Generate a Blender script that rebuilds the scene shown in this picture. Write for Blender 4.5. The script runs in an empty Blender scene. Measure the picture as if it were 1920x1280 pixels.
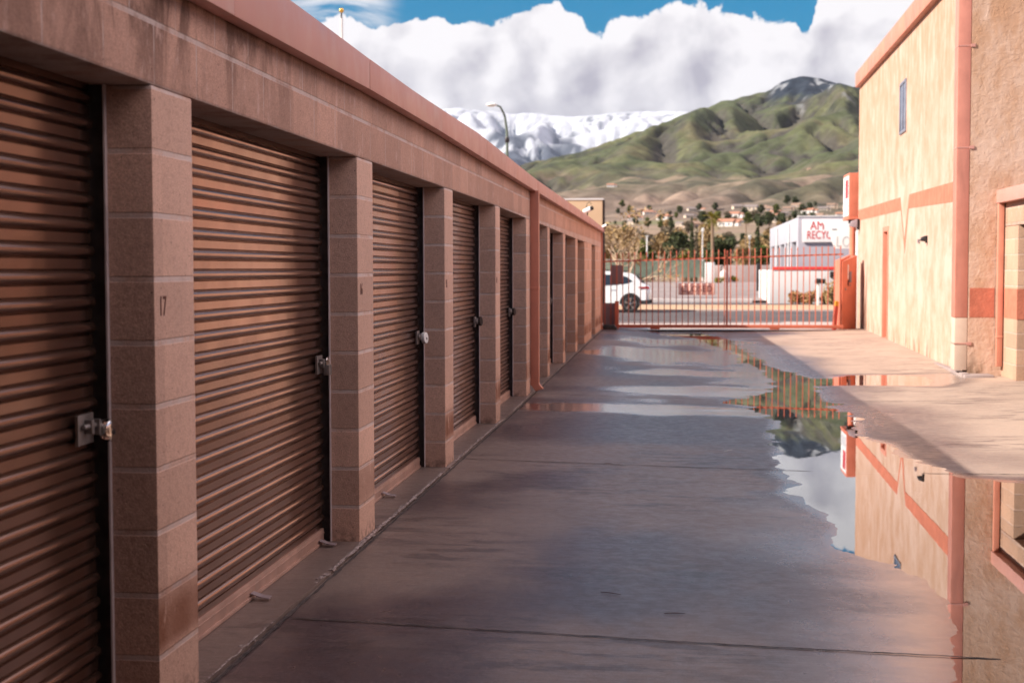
import bpy, bmesh, math, random
import numpy as np
from mathutils import Vector, Matrix, noise as mnoise

random.seed(7)
rng = np.random.default_rng(11)
SC = bpy.context.scene
COL = SC.collection
PI = math.pi
R = math.radians

# ------------------------------------------------------------------ camera
FPX = 2667.0                      # focal length in pixels of the 1920 px wide photograph (50 mm)
EYE = 1.44
_a = np.array([(1265 - 960) / FPX, -(503 - 640) / FPX, -1.0]); _a /= np.linalg.norm(_a)
_b = np.array([.004, 1, 0.]); _b -= _b.dot(_a) * _a; _b /= np.linalg.norm(_b)
_c = np.cross(_a, _b)
CM = np.array([_c, _a, _b])       # camera axes -> world axes

def ray(u, v):
    return CM @ np.array([(u - 960) / FPX, -(v - 640) / FPX, -1.0])
def at(u, v, Y):                  # where the sight line of a photo pixel meets the plane y = Y
    d = ray(u, v); p = d * (Y / d[1]); p[2] += EYE
    return p
def atz(u, v, z=0.0):
    d = ray(u, v); p = d * ((z - EYE) / d[2]); p[2] += EYE
    return p

cam = bpy.data.cameras.new('camera'); cam.lens = FPX * 36 / 1920; cam.sensor_width = 36
cam.clip_start = .05; cam.clip_end = 80000
cam.dof.use_dof = True; cam.dof.focus_distance = 8.0; cam.dof.aperture_fstop = 3.8
co = bpy.data.objects.new('camera', cam); COL.objects.link(co)
m4 = Matrix.Identity(4)
for i in range(3):
    for j in range(3): m4[i][j] = CM[i][j]
m4[2][3] = EYE
co.matrix_world = m4
SC.camera = co

# ------------------------------------------------------------------ light
SUN_AZ, SUN_EL = R(19), R(33.0)   # sun stands left of the alley and a little behind the camera
to_sun = Vector((-math.cos(SUN_EL) * math.cos(SUN_AZ), -math.cos(SUN_EL) * math.sin(SUN_AZ), math.sin(SUN_EL)))
sl = bpy.data.lights.new('sun', 'SUN'); sl.energy = 5.0; sl.angle = R(.53); sl.color = (1, .90, .79)
so = bpy.data.objects.new('sun', sl); COL.objects.link(so)
so.rotation_euler = to_sun.to_track_quat('Z', 'Y').to_euler()
so.location = (-20, -8, 20)

SC.view_settings.view_transform = 'Standard'
SC.view_settings.look = 'None'
SC.view_settings.exposure = 1.06
SC.view_settings.gamma = 1
SC.render.engine = 'CYCLES'
SC.cycles.use_denoising = True
SC.cycles.max_bounces = 8
SC.cycles.transparent_max_bounces = 16
SC.cycles.sample_clamp_indirect = 6
SC.cycles.caustics_reflective = False
SC.cycles.caustics_refractive = False

# ------------------------------------------------------------------ node helper
class G:
    def __init__(s, tree): s.t = tree; s.L = tree.links
    def put(s, sock, v):
        if v is None: return
        if isinstance(v, bpy.types.NodeSocket): s.L.new(v, sock)
        elif isinstance(v, (tuple, list)) and sock.type == 'RGBA' and len(v) == 3: sock.default_value = (*v, 1)
        else: sock.default_value = v
    def n(s, typ, ins=None, **props):
        nd = s.t.nodes.new(typ)
        for k, v in props.items(): setattr(nd, k, v)
        for k, v in (ins or {}).items(): s.put(nd.inputs[k], v)
        return nd
    def math(s, op, a, b=None, c=None, clamp=False):
        nd = s.n('ShaderNodeMath', operation=op); nd.use_clamp = clamp
        s.put(nd.inputs[0], a); s.put(nd.inputs[1], b)
        if c is not None: s.put(nd.inputs[2], c)
        return nd.outputs[0]
    def vmath(s, op, a, b=None, scale=None):
        nd = s.n('ShaderNodeVectorMath', operation=op)
        s.put(nd.inputs[0], a); s.put(nd.inputs[1], b)
        if scale is not None: s.put(nd.inputs['Scale'], scale)
        return nd.outputs['Value'] if op in ('DOT_PRODUCT', 'LENGTH') else nd.outputs[0]
    def noise(s, vec, scale, detail=4, rough=.55, dist=0, col=False):
        nd = s.n('ShaderNodeTexNoise', {'Vector': vec, 'Scale': scale, 'Detail': detail, 'Roughness': rough, 'Distortion': dist})
        return nd.outputs[1 if col else 0]
    def mr(s, v, a, b, c=0, d=1, smooth=True):
        nd = s.n('ShaderNodeMapRange', {0: v, 1: a, 2: b, 3: c, 4: d})
        if smooth: nd.interpolation_type = 'SMOOTHSTEP'
        return nd.outputs[0]
    def mix(s, f, a, b, blend='MIX'):
        nd = s.n('ShaderNodeMix', data_type='RGBA', blend_type=blend)
        s.put(nd.inputs[0], f); s.put(nd.inputs[6], a); s.put(nd.inputs[7], b)
        return nd.outputs[2]
    def mixf(s, f, a, b):
        nd = s.n('ShaderNodeMix', data_type='FLOAT')
        s.put(nd.inputs[0], f); s.put(nd.inputs[2], a); s.put(nd.inputs[3], b)
        return nd.outputs[0]
    def map(s, vec, sc=(1, 1, 1), loc=(0, 0, 0), rot=(0, 0, 0)):
        return s.n('ShaderNodeMapping', {'Vector': vec, 'Location': loc, 'Rotation': rot, 'Scale': sc}).outputs[0]
    def sep(s, vec):
        return s.n('ShaderNodeSeparateXYZ', {0: vec}).outputs
    def comb(s, x, y, z):
        return s.n('ShaderNodeCombineXYZ', {0: x, 1: y, 2: z}).outputs[0]
    def bump(s, h, strength=.3, dist=.01, normal=None):
        return s.n('ShaderNodeBump', {'Strength': strength, 'Distance': dist, 'Height': h, 'Normal': normal}).outputs[0]

def material(name):
    m = bpy.data.materials.new(name); m.use_nodes = True
    g = G(m.node_tree); g.t.nodes.clear()
    out = g.n('ShaderNodeOutputMaterial')
    p = g.n('ShaderNodeBsdfPrincipled'); g.L.new(p.outputs[0], out.inputs[0])
    g.p = p; g.out = out; g.m = m
    g.obj = g.n('ShaderNodeTexCoord').outputs['Object']
    g.rnd = g.n('ShaderNodeObjectInfo').outputs['Random']
    return g
def setp(g, **k):
    nm = dict(color='Base Color', rough='Roughness', metal='Metallic', normal='Normal', spec='Specular IOR Level', coat='Coat Weight', coat_rough='Coat Roughness')
    for a, v in k.items(): g.put(g.p.inputs[nm.get(a, a)], v)
    return g.m

# ------------------------------------------------------------------ sky
W = bpy.data.worlds.new('World'); SC.world = W; W.use_nodes = True
g = G(W.node_tree); g.t.nodes.clear()
wo = g.n('ShaderNodeOutputWorld'); bg = g.n('ShaderNodeBackground', {'Strength': .1})
g.L.new(bg.outputs[0], wo.inputs[0])
sky = g.n('ShaderNodeTexSky', sky_type='NISHITA', sun_disc=False, sun_elevation=SUN_EL)
sky.sun_rotation = math.atan2(to_sun.x, to_sun.y)
sky.altitude = 300; sky.air_density = 1.0; sky.dust_density = .6; sky.ozone_density = 2.0
D = g.n('ShaderNodeTexCoord').outputs['Generated']
D = g.vmath('NORMALIZE', D)
dx, dy, dz = g.sep(D)
az = g.math('ARCTAN2', dx, dy)
el = g.math('ARCSINE', dz)
azn = g.mr(az, -.32, .28, 0, 1, smooth=False)
prof = [(540, 62), (600, 50), (640, 44), (700, 52), (760, 58), (820, 60), (900, 60), (955, 56), (975, 42), (1000, 32), (1020, 18), (1045, 16),
        (1056, 30), (1075, 32), (1092, 46), (1108, 74), (1125, 78), (1140, 62), (1170, 47), (1230, 42), (1265, 32), (1290, 40), (1330, 42),
        (1400, 45), (1446, 50), (1480, 54), (1503, 70), (1516, 44), (1534, 12), (1556, 3), (1600, 0), (1640, -8), (1720, -15), (1800, 20), (1950, 40)]
fc = g.n('ShaderNodeFloatCurve', {'Value': azn})
cv = fc.mapping.curves[0]
pts = [(0.0, .155 / .3)] + [((math.atan((u - 1265) / FPX) + .32) / .6, (503 - v) / FPX / .3) for u, v in prof] + [(1.0, .6)]
cv.points[0].location = pts[0]; cv.points[1].location = pts[-1]
for q in pts[1:-1]: cv.points.new(*q)
for q in cv.points: q.handle_type = 'AUTO_CLAMPED'
fc.mapping.update()
top = g.math('MULTIPLY', fc.outputs[0], .3)
puff = g.noise(D, 26, 8, .58, .35)
puff2 = g.noise(D, 90, 5, .6)
edge = g.math('ADD', g.math('MULTIPLY_ADD', g.math('SUBTRACT', puff, .5), .042, top), g.math('MULTIPLY', g.math('SUBTRACT', puff2, .5), .011))
below = g.math('SUBTRACT', edge, el)
bank = g.mr(below, -.0005, .0022)
hi = g.noise(g.map(D, (1, 1, 1.6), (3.1, .4, 0)), 2.6, 7, .6, .4)
hi_m = g.math('MULTIPLY', g.mr(hi, .36, .54), g.math('MULTIPLY', g.mr(el, .24, .42), g.mr(g.vmath('DOT_PRODUCT', D, (.97, .2, 0)), -.15, .45)))
wn = g.noise(g.map(D, (14, 10, 60), (1, 2, 0)), 1.0, 6, .62, .9)
wz = g.math('MULTIPLY', g.mr(az, -.185, -.215), g.mr(el, .155, .17))
wisp = g.math('MULTIPLY', g.mr(wn, .38, .66), g.math('MULTIPLY', wz, .8))
# cloud body: lit billows against grey-lavender hollows
Dl = g.vmath('ADD', D, (-.011, -.003, .010))
n0 = g.noise(D, 17, 5, .45, .15); n1 = g.noise(Dl, 17, 5, .45, .15)
m0 = g.noise(g.map(D, (1, 1, 1.3)), 7, 3, .45, .1)
lit = g.math('MULTIPLY_ADD', g.math('SUBTRACT', n0, n1), 3.9, .60)
lit = g.math('ADD', lit, g.mr(below, .034, .0, 0, .45))
lit = g.math('ADD', lit, g.math('MULTIPLY', g.math('SUBTRACT', m0, .5), 1.5))
lit = g.math('ADD', lit, g.mr(el, .125, .155, -.1, .08), clamp=True)
ccol = g.mix(lit, (2.5, 2.35, 2.65), (4.9, 4.7, 4.75))
skyc = g.mix(1.0, sky.outputs[0], (.0, .40, .56), 'MULTIPLY')
dimm = g.mr(el, .02, .3, .62, 1.0)
skyc = g.mix(1.0, skyc, g.comb(dimm, dimm, dimm), 'MULTIPLY')
c1 = g.mix(g.math('MAXIMUM', bank, wisp), skyc, ccol)
away = g.vmath('DOT_PRODUCT', D, (.97, .2, 0))     # unseen high clouds brightened to the right, added light for the alley faces
hcol = g.mix(g.mr(away, .0, .75), (2.2, 1.9, 2.05), (14.5, 12.0, 11.7))
c1 = g.mix(hi_m, c1, hcol)
g.L.new(c1, bg.inputs[0])

# ------------------------------------------------------------------ mesh helpers
class MB:
    """collects shapes and links them as one mesh object"""
    def __init__(s): s.v = []; s.f = []; s.mi = []; s.cur = 0
    def add(s, vs, fs):
        o = len(s.v); s.v += [tuple(map(float, p)) for p in vs]; s.f += [[i + o for i in f] for f in fs]; s.mi += [s.cur] * len(fs); return s
    def box(s, x0, x1, y0, y1, z0, z1):
        return s.add([(x0, y0, z0), (x1, y0, z0), (x1, y1, z0), (x0, y1, z0), (x0, y0, z1), (x1, y0, z1), (x1, y1, z1), (x0, y1, z1)],
                     [(3, 2, 1, 0), (4, 5, 6, 7), (0, 1, 5, 4), (1, 2, 6, 5), (2, 3, 7, 6), (3, 0, 4, 7)])
    def obox(s, M, x0, x1, y0, y1, z0, z1):
        b = MB().box(x0, x1, y0, y1, z0, z1)
        return s.add([M @ Vector(p) for p in b.v], b.f)
    def prism(s, a, b):            # two matching loops a (start) and b (end)
        n = len(a)
        return s.add(list(a) + list(b), [list(range(n))[::-1], [n + i for i in range(n)]] + [(i, (i + 1) % n, n + (i + 1) % n, n + i) for i in range(n)])
    def tube(s, path, r, n=8, cap=True):
        P = [Vector(p) for p in path]; rr = r if isinstance(r, (list, tuple)) else [r] * len(P)
        vs = []; fs = []; up = None
        for i, p in enumerate(P):
            t = (P[min(i + 1, len(P) - 1)] - P[max(i - 1, 0)]).normalized()
            if up is None: up = Vector((0, 0, 1)) if abs(t.z) < .9 else Vector((1, 0, 0))
            x = t.cross(up).normalized(); y = x.cross(t).normalized(); up = y
            for k in range(n):
                a = 2 * PI * k / n; vs.append(p + (x * math.cos(a) + y * math.sin(a)) * rr[i])
        for i in range(len(P) - 1):
            for k in range(n): fs.append((i * n + k, i * n + (k + 1) % n, (i + 1) * n + (k + 1) % n, (i + 1) * n + k))
        if cap: fs.append(list(range(n))[::-1]); fs.append([(len(P) - 1) * n + k for k in range(n)])
        return s.add(vs, fs)
    def lathe(s, c, prof, n=16, ax=(0, 0, 1)):
        q = Vector((0, 0, 1)).rotation_difference(Vector(ax)); c = Vector(c); vs = []; fs = []
        for r, z in prof:
            for k in range(n):
                a = 2 * PI * k / n; vs.append(c + q @ Vector((r * math.cos(a), r * math.sin(a), z)))
        for i in range(len(prof) - 1):
            for k in range(n): fs.append((i * n + k, i * n + (k + 1) % n, (i + 1) * n + (k + 1) % n, (i + 1) * n + k))
        fs.append(list(range(n))[::-1]); fs.append([(len(prof) - 1) * n + k for k in range(n)])
        return s.add(vs, fs)
    def sphere(s, c, r, n=12, m=8, sc=(1, 1, 1)):
        c = Vector(c); vs = [c + Vector((0, 0, -r * sc[2]))]; fs = []
        for i in range(1, m):
            a = PI * i / m - PI / 2
            for k in range(n):
                b = 2 * PI * k / n; vs.append(c + Vector((r * sc[0] * math.cos(a) * math.cos(b), r * sc[1] * math.cos(a) * math.sin(b), r * sc[2] * math.sin(a))))
        vs.append(c + Vector((0, 0, r * sc[2]))); L = len(vs) - 1
        for k in range(n):
            fs.append((0, 1 + (k + 1) % n, 1 + k)); fs.append((L, 1 + (m - 2) * n + k, 1 + (m - 2) * n + (k + 1) % n))
            for i in range(m - 2): fs.append((1 + i * n + k, 1 + i * n + (k + 1) % n, 1 + (i + 1) * n + (k + 1) % n, 1 + (i + 1) * n + k))
        return s.add(vs, fs)
    def build(s, name, mat, parent=None, smooth=False, bevel=0, seg=2):
        me = bpy.data.meshes.new(name); me.from_pydata(s.v, [], s.f)
        for q in (mat if isinstance(mat, (list, tuple)) else [mat]): me.materials.append(q)
        if max(s.mi, default=0): me.polygons.foreach_set('material_index', s.mi)
        if bevel or not smooth:
            bm = bmesh.new(); bm.from_mesh(me)
            bmesh.ops.recalc_face_normals(bm, faces=bm.faces)
            if bevel:
                es = [e for e in bm.edges if len(e.link_faces) == 2 and e.calc_face_angle(0) > R(40)]
                bmesh.ops.bevel(bm, geom=es, offset=bevel, segments=seg, affect='EDGES', profile=.6)
            bm.to_mesh(me); bm.free()
        if smooth or bevel:
            me.polygons.foreach_set('use_smooth', [True] * len(me.polygons))
            try: me.set_sharp_from_angle(angle=R(35))
            except Exception: pass
        return link(name, me, parent)

def link(name, me, parent=None):
    o = bpy.data.objects.new(name, me); COL.objects.link(o)
    if parent is not None: adopt(o, parent)
    return o
def adopt(o, parent):
    o.parent = parent
    M = Matrix.Translation(parent.location) if parent.type == 'EMPTY' else Matrix.Identity(4)
    o.matrix_parent_inverse = M.inverted()
def thing(name, loc, label, cat, group=None):
    o = bpy.data.objects.new(name, None); COL.objects.link(o); o.location = loc
    o.empty_display_size = .3
    return tag(o, label, cat, group)
def tag(o, label, cat, group=None, kind=None):
    o['label'] = label; o['category'] = cat
    if group: o['group'] = group
    if kind: o['kind'] = kind
    return o
def struct(o, label, cat):
    return tag(o, label, cat, kind='structure')
def copy_thing(root, label, loc=None, rz=None, sc=None):
    r = root.copy(); COL.objects.link(r); r['label'] = label
    if loc is not None: r.location = loc
    if rz is not None: r.rotation_euler = (0, 0, rz)
    if sc is not None: r.scale = sc if isinstance(sc, (tuple, list)) else (sc,) * 3
    for ch in list(root.children):
        c = ch.copy(); COL.objects.link(c); c.parent = r
        for gch in list(ch.children):
            d = gch.copy(); COL.objects.link(d); d.parent = c
    return r
def text_mesh(name, s, size, M, mat, parent, extrude=.002, wide=1.0, spacing=1.0, align='CENTER'):
    cu = bpy.data.curves.new('lettering', 'FONT'); cu.body = s; cu.size = size; cu.extrude = extrude
    cu.align_x = align; cu.align_y = 'CENTER'; cu.space_character = spacing
    t = bpy.data.objects.new('lettering', cu); COL.objects.link(t)
    bpy.context.view_layer.update()
    me = bpy.data.meshes.new_from_object(t.evaluated_get(bpy.context.evaluated_depsgraph_get()))
    bpy.data.objects.remove(t); bpy.data.curves.remove(cu)
    me.name = name
    me.transform(M @ Matrix.Diagonal((wide, 1, 1, 1)))
    me.materials.clear(); me.materials.append(mat)
    return link(name, me, parent)
def frame_matrix(origin, xdir, ydir):
    x = Vector(xdir).normalized(); y = Vector(ydir).normalized(); z = x.cross(y)
    M = Matrix.Identity(4)
    for i in range(3): M[i][0] = x[i]; M[i][1] = y[i]; M[i][2] = z[i]; M[i][3] = origin[i]
    return M

# ------------------------------------------------------------------ materials
def mat_block(name, base, header=False, rusty=True, jw=1.0):
    g = material(name)
    P = g.obj; x, y, z = g.sep(P)
    n1 = g.noise(P, 160, 3, .7); n2 = g.noise(P, 45, 4, .6); n3 = g.noise(P, 2.3, 4, .6)
    c = g.mix(g.mr(n1, .35, .68), tuple(v * .80 for v in base), tuple(min(1, v * 1.14) for v in base))
    c = g.mix(g.mr(n2, .48, .70, 0, .5), c, tuple(v * .66 for v in base))
    pit = g.mr(g.noise(P, 75, 2, .5), 0.70, .76)
    c = g.mix(g.math('MULTIPLY', pit, .75), c, (.05, .028, .022))
    # one tone per block
    row = g.math('FLOOR', g.math('DIVIDE', g.math('SUBTRACT', z, .184), .204))
    wn = g.n('ShaderNodeTexWhiteNoise', {'Vector': g.comb(g.math('FLOOR', g.math('DIVIDE', y, .406)), row, 3.1)}, noise_dimensions='3D').outputs[0]
    c = g.mix(1.0, c, g.mix(wn, (.84, .82, .82), (1.10, 1.07, 1.06)), 'MULTIPLY')
    c = g.mix(g.mr(n3, .42, .75, 0, .28), c, tuple(v * .62 for v in base))
    fz = g.math('FRACT', g.math('DIVIDE', g.math('SUBTRACT', z, .184 if not header else 2.02), .204))
    jag = g.math('MULTIPLY', g.math('SUBTRACT', g.noise(P, 60, 3), .5), .03)
    dz_ = g.math('ABSOLUTE', g.math('SUBTRACT', g.math('ADD', fz, jag), .5))
    joint = g.mr(dz_, .445, .466)
    if header:
        half = g.math('MULTIPLY', g.math('MODULO', g.math('ABSOLUTE', g.math('ADD', g.math('FLOOR', g.math('DIVIDE', g.math('SUBTRACT', z, 2.02), .204)), 10)), 2), .5)
        fy = g.math('FRACT', g.math('ADD', g.math('DIVIDE', g.math('ADD', y, .05), .406), half))
        dy_ = g.math('ABSOLUTE', g.math('SUBTRACT', fy, .5))
        vj = g.mr(dy_, .485, .492)
        joint = g.math('MAXIMUM', joint, g.math('MULTIPLY', vj, .85))
        low = g.mr(z, 2.036, 2.026)
        joint = g.math('MAXIMUM', joint, low)
        # rain streaks running down from the coping
        sn = g.noise(g.map(P, (1, 3.4, 1.3)), 1.0, 6, .68, .6)
        st = g.math('MULTIPLY', g.mr(sn, .42, .58), g.mr(z, 2.02, 2.32, .45, 1))
        st = g.math('MULTIPLY', st, g.mr(y, 7.5, 4.0, .10, 1))
        c = g.mix(g.math('MULTIPLY', st, .82), c, (.075, .034, .024))
        ef = g.math('MULTIPLY', g.mr(g.noise(g.map(P, (1, 4, 2)), 3, 5, .7), .55, .7), .7)
        c = g.mix(ef, c, (.62, .42, .36))
    worn = g.mr(g.noise(P, 7, 4, .65), .32, .6, .12, 1)
    c = g.mix(g.math('MULTIPLY', joint, g.math('MULTIPLY', worn, .85 * jw)), c, (.60, .485, .45))
    if rusty:
        # sprinkler rust low on the alley face of each pier
        rz = g.math('MULTIPLY', g.mr(z, .16, .24), g.mr(z, .46, .30))
        rn = g.math('MULTIPLY', rz, g.mr(g.noise(g.map(P, (1, 1, .5)), 11, 4, .6), .30, .46))
        nx = g.sep(g.n('ShaderNodeNewGeometry').outputs['Normal'])[0]
        fy2 = g.mr(g.noise(g.comb(0, y, 0), 2.2, 1), .42, .52, .35, 1)
        c = g.mix(g.math('MULTIPLY', g.math('MULTIPLY', rn, g.mr(nx, .4, .8)), g.math('MULTIPLY', fy2, .85)), c, (.16, .048, .018))
        dirt = g.math('MULTIPLY', g.mr(z, .10, -.02), g.mr(g.noise(P, 25, 4), .4, .65))
        c = g.mix(g.math('MULTIPLY', dirt, .7), c, (.06, .04, .035))
    h = g.math('ADD', g.math('MULTIPLY', n1, .35), g.math('MULTIPLY', n2, .5))
    h = g.math('SUBTRACT', h, g.math('ADD', g.math('MULTIPLY', pit, .5), g.math('MULTIPLY', joint, .55)))
    return setp(g, color=c, rough=.92, spec=.25, normal=g.bump(h, .75, .006))

BLOCK = (.64, .415, .325)
M_block = mat_block('split_block', BLOCK)
M_header = mat_block('header_block', (.58, .355, .275), header=True, rusty=False)
M_block_tan = mat_block('tan_block', (.50, .32, .225), rusty=False, jw=.35)

def mat_paint(name, col, rough=.5, metal=0.0, var=.15, scale=3, spec=.4, bump=.0, dirt=0.0):
    g = material(name)
    P = g.vmath('ADD', g.obj, g.comb(g.math('MULTIPLY', g.rnd, 37), 0, 0))
    n = g.noise(P, scale, 5, .6)
    c = g.mix(g.mr(n, .3, .7), tuple(v * (1 - var) for v in col), tuple(min(1, v * (1 + var)) for v in col))
    if dirt:
        d = g.mr(g.noise(g.map(P, (4, 4, .6)), 2.0, 6, .65), .5, .72)
        c = g.mix(g.math('MULTIPLY', d, dirt), c, tuple(v * .45 for v in col))
    r = g.mr(g.noise(P, scale * 4, 4), .3, .7, max(.03, rough - .08), min(1, rough + .1))
    setp(g, color=c, rough=r, metal=metal, spec=spec)
    if bump: setp(g, normal=g.bump(g.noise(P, scale * 6, 3), bump, .01))
    return g.m

M_coping = mat_paint('coping_paint', (.53, .26, .215), .45, 0, .07, 1.6, .45, .08)
M_trim = mat_paint('terracotta_trim', (.55, .22, .15), .5, 0, .1, 2.0, .4, .05, .25)
M_rail = mat_paint('galvanised_rail', (.66, .58, .59), .45, .3, .12, 8)
M_steel = mat_paint('latch_steel', (.30, .27, .26), .45, .8, .2, 20)
M_dark_steel = mat_paint('dark_lock_steel', (.06, .05, .05), .4, .6, .3, 20)
M_chrome = mat_paint('lock_chrome', (.8, .78, .76), .14, 1.0, .05, 20)
M_white = mat_paint('white_enamel', (.78, .76, .74), .4, 0, .05, 6)
M_black = mat_paint('black_rubber', (.022, .02, .02), .6, 0, .2, 6)
M_red = mat_paint('red_steel_paint', (.64, .185, .11), .45, 0, .12, 1.5, .4, .04, .2)
M_gate = mat_paint('gate_paint', (.50, .14, .085), .45, 0, .12, 2.0, .4)
M_lettering = mat_paint('stencil_brown', (.10, .028, .018), .8, 0, .3, 60)
M_greyback = mat_paint('sign_back', (.28, .22, .235), .5, .3, .08, 3)

# roll-up curtain: coppery baked paint on corrugated steel
g = material('curtain_paint')
P = g.vmath('ADD', g.obj, g.comb(0, 0, 0))
n = g.noise(P, 1.3, 4, .6); n2 = g.noise(g.map(P, (1, 18, 1.5)), 2.0, 5, .6)
c = g.mix(g.mr(n, .3, .7), (.215, .122, .093), (.275, .158, .117))
c = g.mix(g.mr(n2, .60, .78, 0, .12), c, (.20, .095, .065))
wob = g.noise(g.map(P, (1, 1.2, 5)), 2.2, 3, .5)
sc_ = g.noise(g.map(P, (1, 3, 60)), 8, 3, .5)
setp(g, color=c, rough=g.mr(g.noise(P, 5, 4), .3, .7, .17, .25), metal=.88, spec=.6, normal=g.bump(g.math('ADD', wob, g.math('MULTIPLY', sc_, .04)), .03, .02))
M_curtain = g.m
M_bottom = mat_paint('bottom_bar', (.42, .26, .21), .42, .35, .15, 6)

# stucco
def mat_stucco(name, base, lace, scale, vert):
    g = material(name)
    P = g.obj
    if lace:      # trowelled lace texture
        w = g.noise(P, 6.5, 3, .5, col=True)
        Pw = g.vmath('ADD', P, g.vmath('SCALE', g.vmath('SUBTRACT', w, (.5, .5, .5)), scale=.12))
        v = g.n('ShaderNodeTexVoronoi', {'Vector': Pw, 'Scale': 12.0}, feature='SMOOTH_F1').outputs[0]
        h = g.math('ADD', g.mr(g.noise(Pw, 13, 5, .55, .5), .40, .62), g.math('MULTIPLY', v, .5))
        h = g.math('ADD', h, g.math('MULTIPLY', g.noise(P, 60, 4), .35))
        bs, bd = .32, .008
    else:         # sprayed dash coat dragged downwards
        h = g.math('ADD', g.noise(g.map(P, (4.5, 4.5, 3.2)), 1.0, 6, .6, .5), g.math('MULTIPLY', g.noise(P, 55, 4), .3))
        bs, bd = .7, .02
    n = g.noise(g.map(P, (3, 1.6, 1.5)), 1.1, 6, .68)
    n2 = g.noise(P, .55, 3, .5)
    c = g.mix(g.mr(n, .35, .70), base, tuple(a * b for a, b in zip(base, (.78, .66, .55))))
    c = g.mix(g.mr(n2, .4, .7, 0, .30), c, tuple(a * b for a, b in zip(base, (.86, .76, .66))))
    z = g.sep(P)[2]
    up = g.math('MULTIPLY', g.mr(z, 2.2, 5.2), g.mr(g.noise(g.map(P, (4, 4, 1.3)), 1.0, 6, .65), .34, .62))
    c = g.mix(g.math('MULTIPLY', up, .75), c, (base[0] * .74, base[1] * .58, base[2] * .44))
    lowd = g.math('MULTIPLY', g.mr(z, .42, .0), g.mr(g.noise(g.map(P, (3, 3, 1)), 1.6, 5, .65), .46, .66))
    c = g.mix(g.math('MULTIPLY', lowd, .75), c, (.10, .055, .025))
    return setp(g, color=c, rough=.95, spec=.15, normal=g.bump(h, bs, bd))
M_stucco = mat_stucco('stucco_smooth', (.555, .395, .325), False, 1, True)
M_stucco_lace = mat_stucco('stucco_lace', (.62, .44, .345), True, 1, False)
M_stripe = mat_paint('stripe_paint', (.50, .165, .105), .85, 0, .14, 5, .2, .5)

# concrete
def concrete_color(g, P, base, dark):
    n1 = g.noise(P, 220, 2, .7); n2 = g.noise(P, 1.1, 6, .62); n3 = g.noise(P, 14, 5, .65)
    c = g.mix(g.mr(n1, .3, .7), tuple(v * .82 for v in base), tuple(v * 1.12 for v in base))
    c = g.mix(g.mr(n2, .40, .66, 0, .45), c, dark)
    c = g.mix(g.mr(n3, .55, .75, 0, .3), c, dark)
    return c, n1, n3
CONC, CONC_D = (.47, .345, .27), (.30, .215, .175)  # base lightened to brighten the sunlit side of the paving
g = material('alley_concrete')
P = g.obj; x, y, z = g.sep(P)
c, n1, n3 = concrete_color(g, P, CONC, CONC_D)
at_ = lambda nm: g.n('ShaderNodeAttribute', attribute_name=nm).outputs['Fac']
wet = at_('wet'); film = at_('film')
# scattered damp marks, broomed across the alley
br = g.noise(g.map(P, (2.2, 9, 1)), 1.0, 6, .68, .5)
blot = g.math('MULTIPLY', g.mr(br, .49, .60), g.mr(g.noise(P, .7, 3, .5), .42, .58))
c = g.mix(g.math('MULTIPLY', blot, .62), c, (.088, .060, .058))
wet_shade = g.mix(1.0, c, (.150, .137, .195), 'MULTIPLY')  # wet tint, made darker and more purple to paint in shade as well
c = g.mix(wet, c, wet_shade); agg = g.noise(P, 130, 3, .7)
c = g.mix(g.mr(agg, .58, .70, 0, .5), c, (.40, .33, .32)); c = g.mix(g.mr(agg, .42, .30, 0, .6), c, (.045, .034, .038))
# chips and hairlines
sp = g.mr(g.noise(P, 34, 2, .5), .77, .80)
c = g.mix(g.math('MULTIPLY', sp, .6), c, (.06, .045, .045))
spl = g.mr(g.noise(g.map(P, (1, 1, 1), (5, 3, 1)), 48, 2, .5), .775, .80)
c = g.mix(g.math('MULTIPLY', spl, .6), c, (.42, .36, .35))
rough = g.mr(n3, .3, .7, .50, .66)
rough = g.mixf(wet, rough, g.mr(n3, .3, .7, .27, .40))
rough = g.mixf(film, rough, g.mr(n3, .3, .75, .10, .2))
spec = g.mixf(g.math('MAXIMUM', wet, film), .45, .55)
h = g.math('ADD', g.math('MULTIPLY', n1, .5), g.math('ADD', n3, g.noise(g.map(P, (2, 60, 1)), 1.0, 4, .6)))
dist = g.mixf(g.math('MAXIMUM', g.math('MULTIPLY', wet, .6), film), .0045, .0004)
nb = g.n('ShaderNodeBump', {'Strength': .7, 'Distance': dist, 'Height': h}).outputs[0]
g.put(g.p.inputs['Coat Weight'], g.math('MULTIPLY', film, .9)); g.put(g.p.inputs['Coat Roughness'], g.mr(film, .15, .9, .38, .19)); g.put(g.p.inputs['Coat IOR'], 3.0)
setp(g, color=c, rough=rough, spec=spec, normal=nb)
M_alley = g.m

g = material('plain_concrete')
c, n1, n3 = concrete_color(g, g.obj, (.34, .27, .255), (.2, .15, .14))
setp(g, color=c, rough=.85, normal=g.bump(g.math('ADD', n1, n3), .4, .004))
M_conc = g.m
g = material('joint_filler')
c = g.mix(g.mr(g.noise(g.obj, 30, 4, .7), .4, .6), (.02, .015, .015), (.09, .065, .06))
setp(g, color=c, rough=.9)
M_joint = g.m
g = material('spalled_edge')
c = g.mix(g.mr(g.noise(g.obj, 70, 4, .7), .4, .6), (.12, .08, .075), (.48, .39, .37))
setp(g, color=c, rough=.95, normal=g.bump(g.noise(g.obj, 60, 4), .8, .01))
M_spall = g.m

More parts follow.
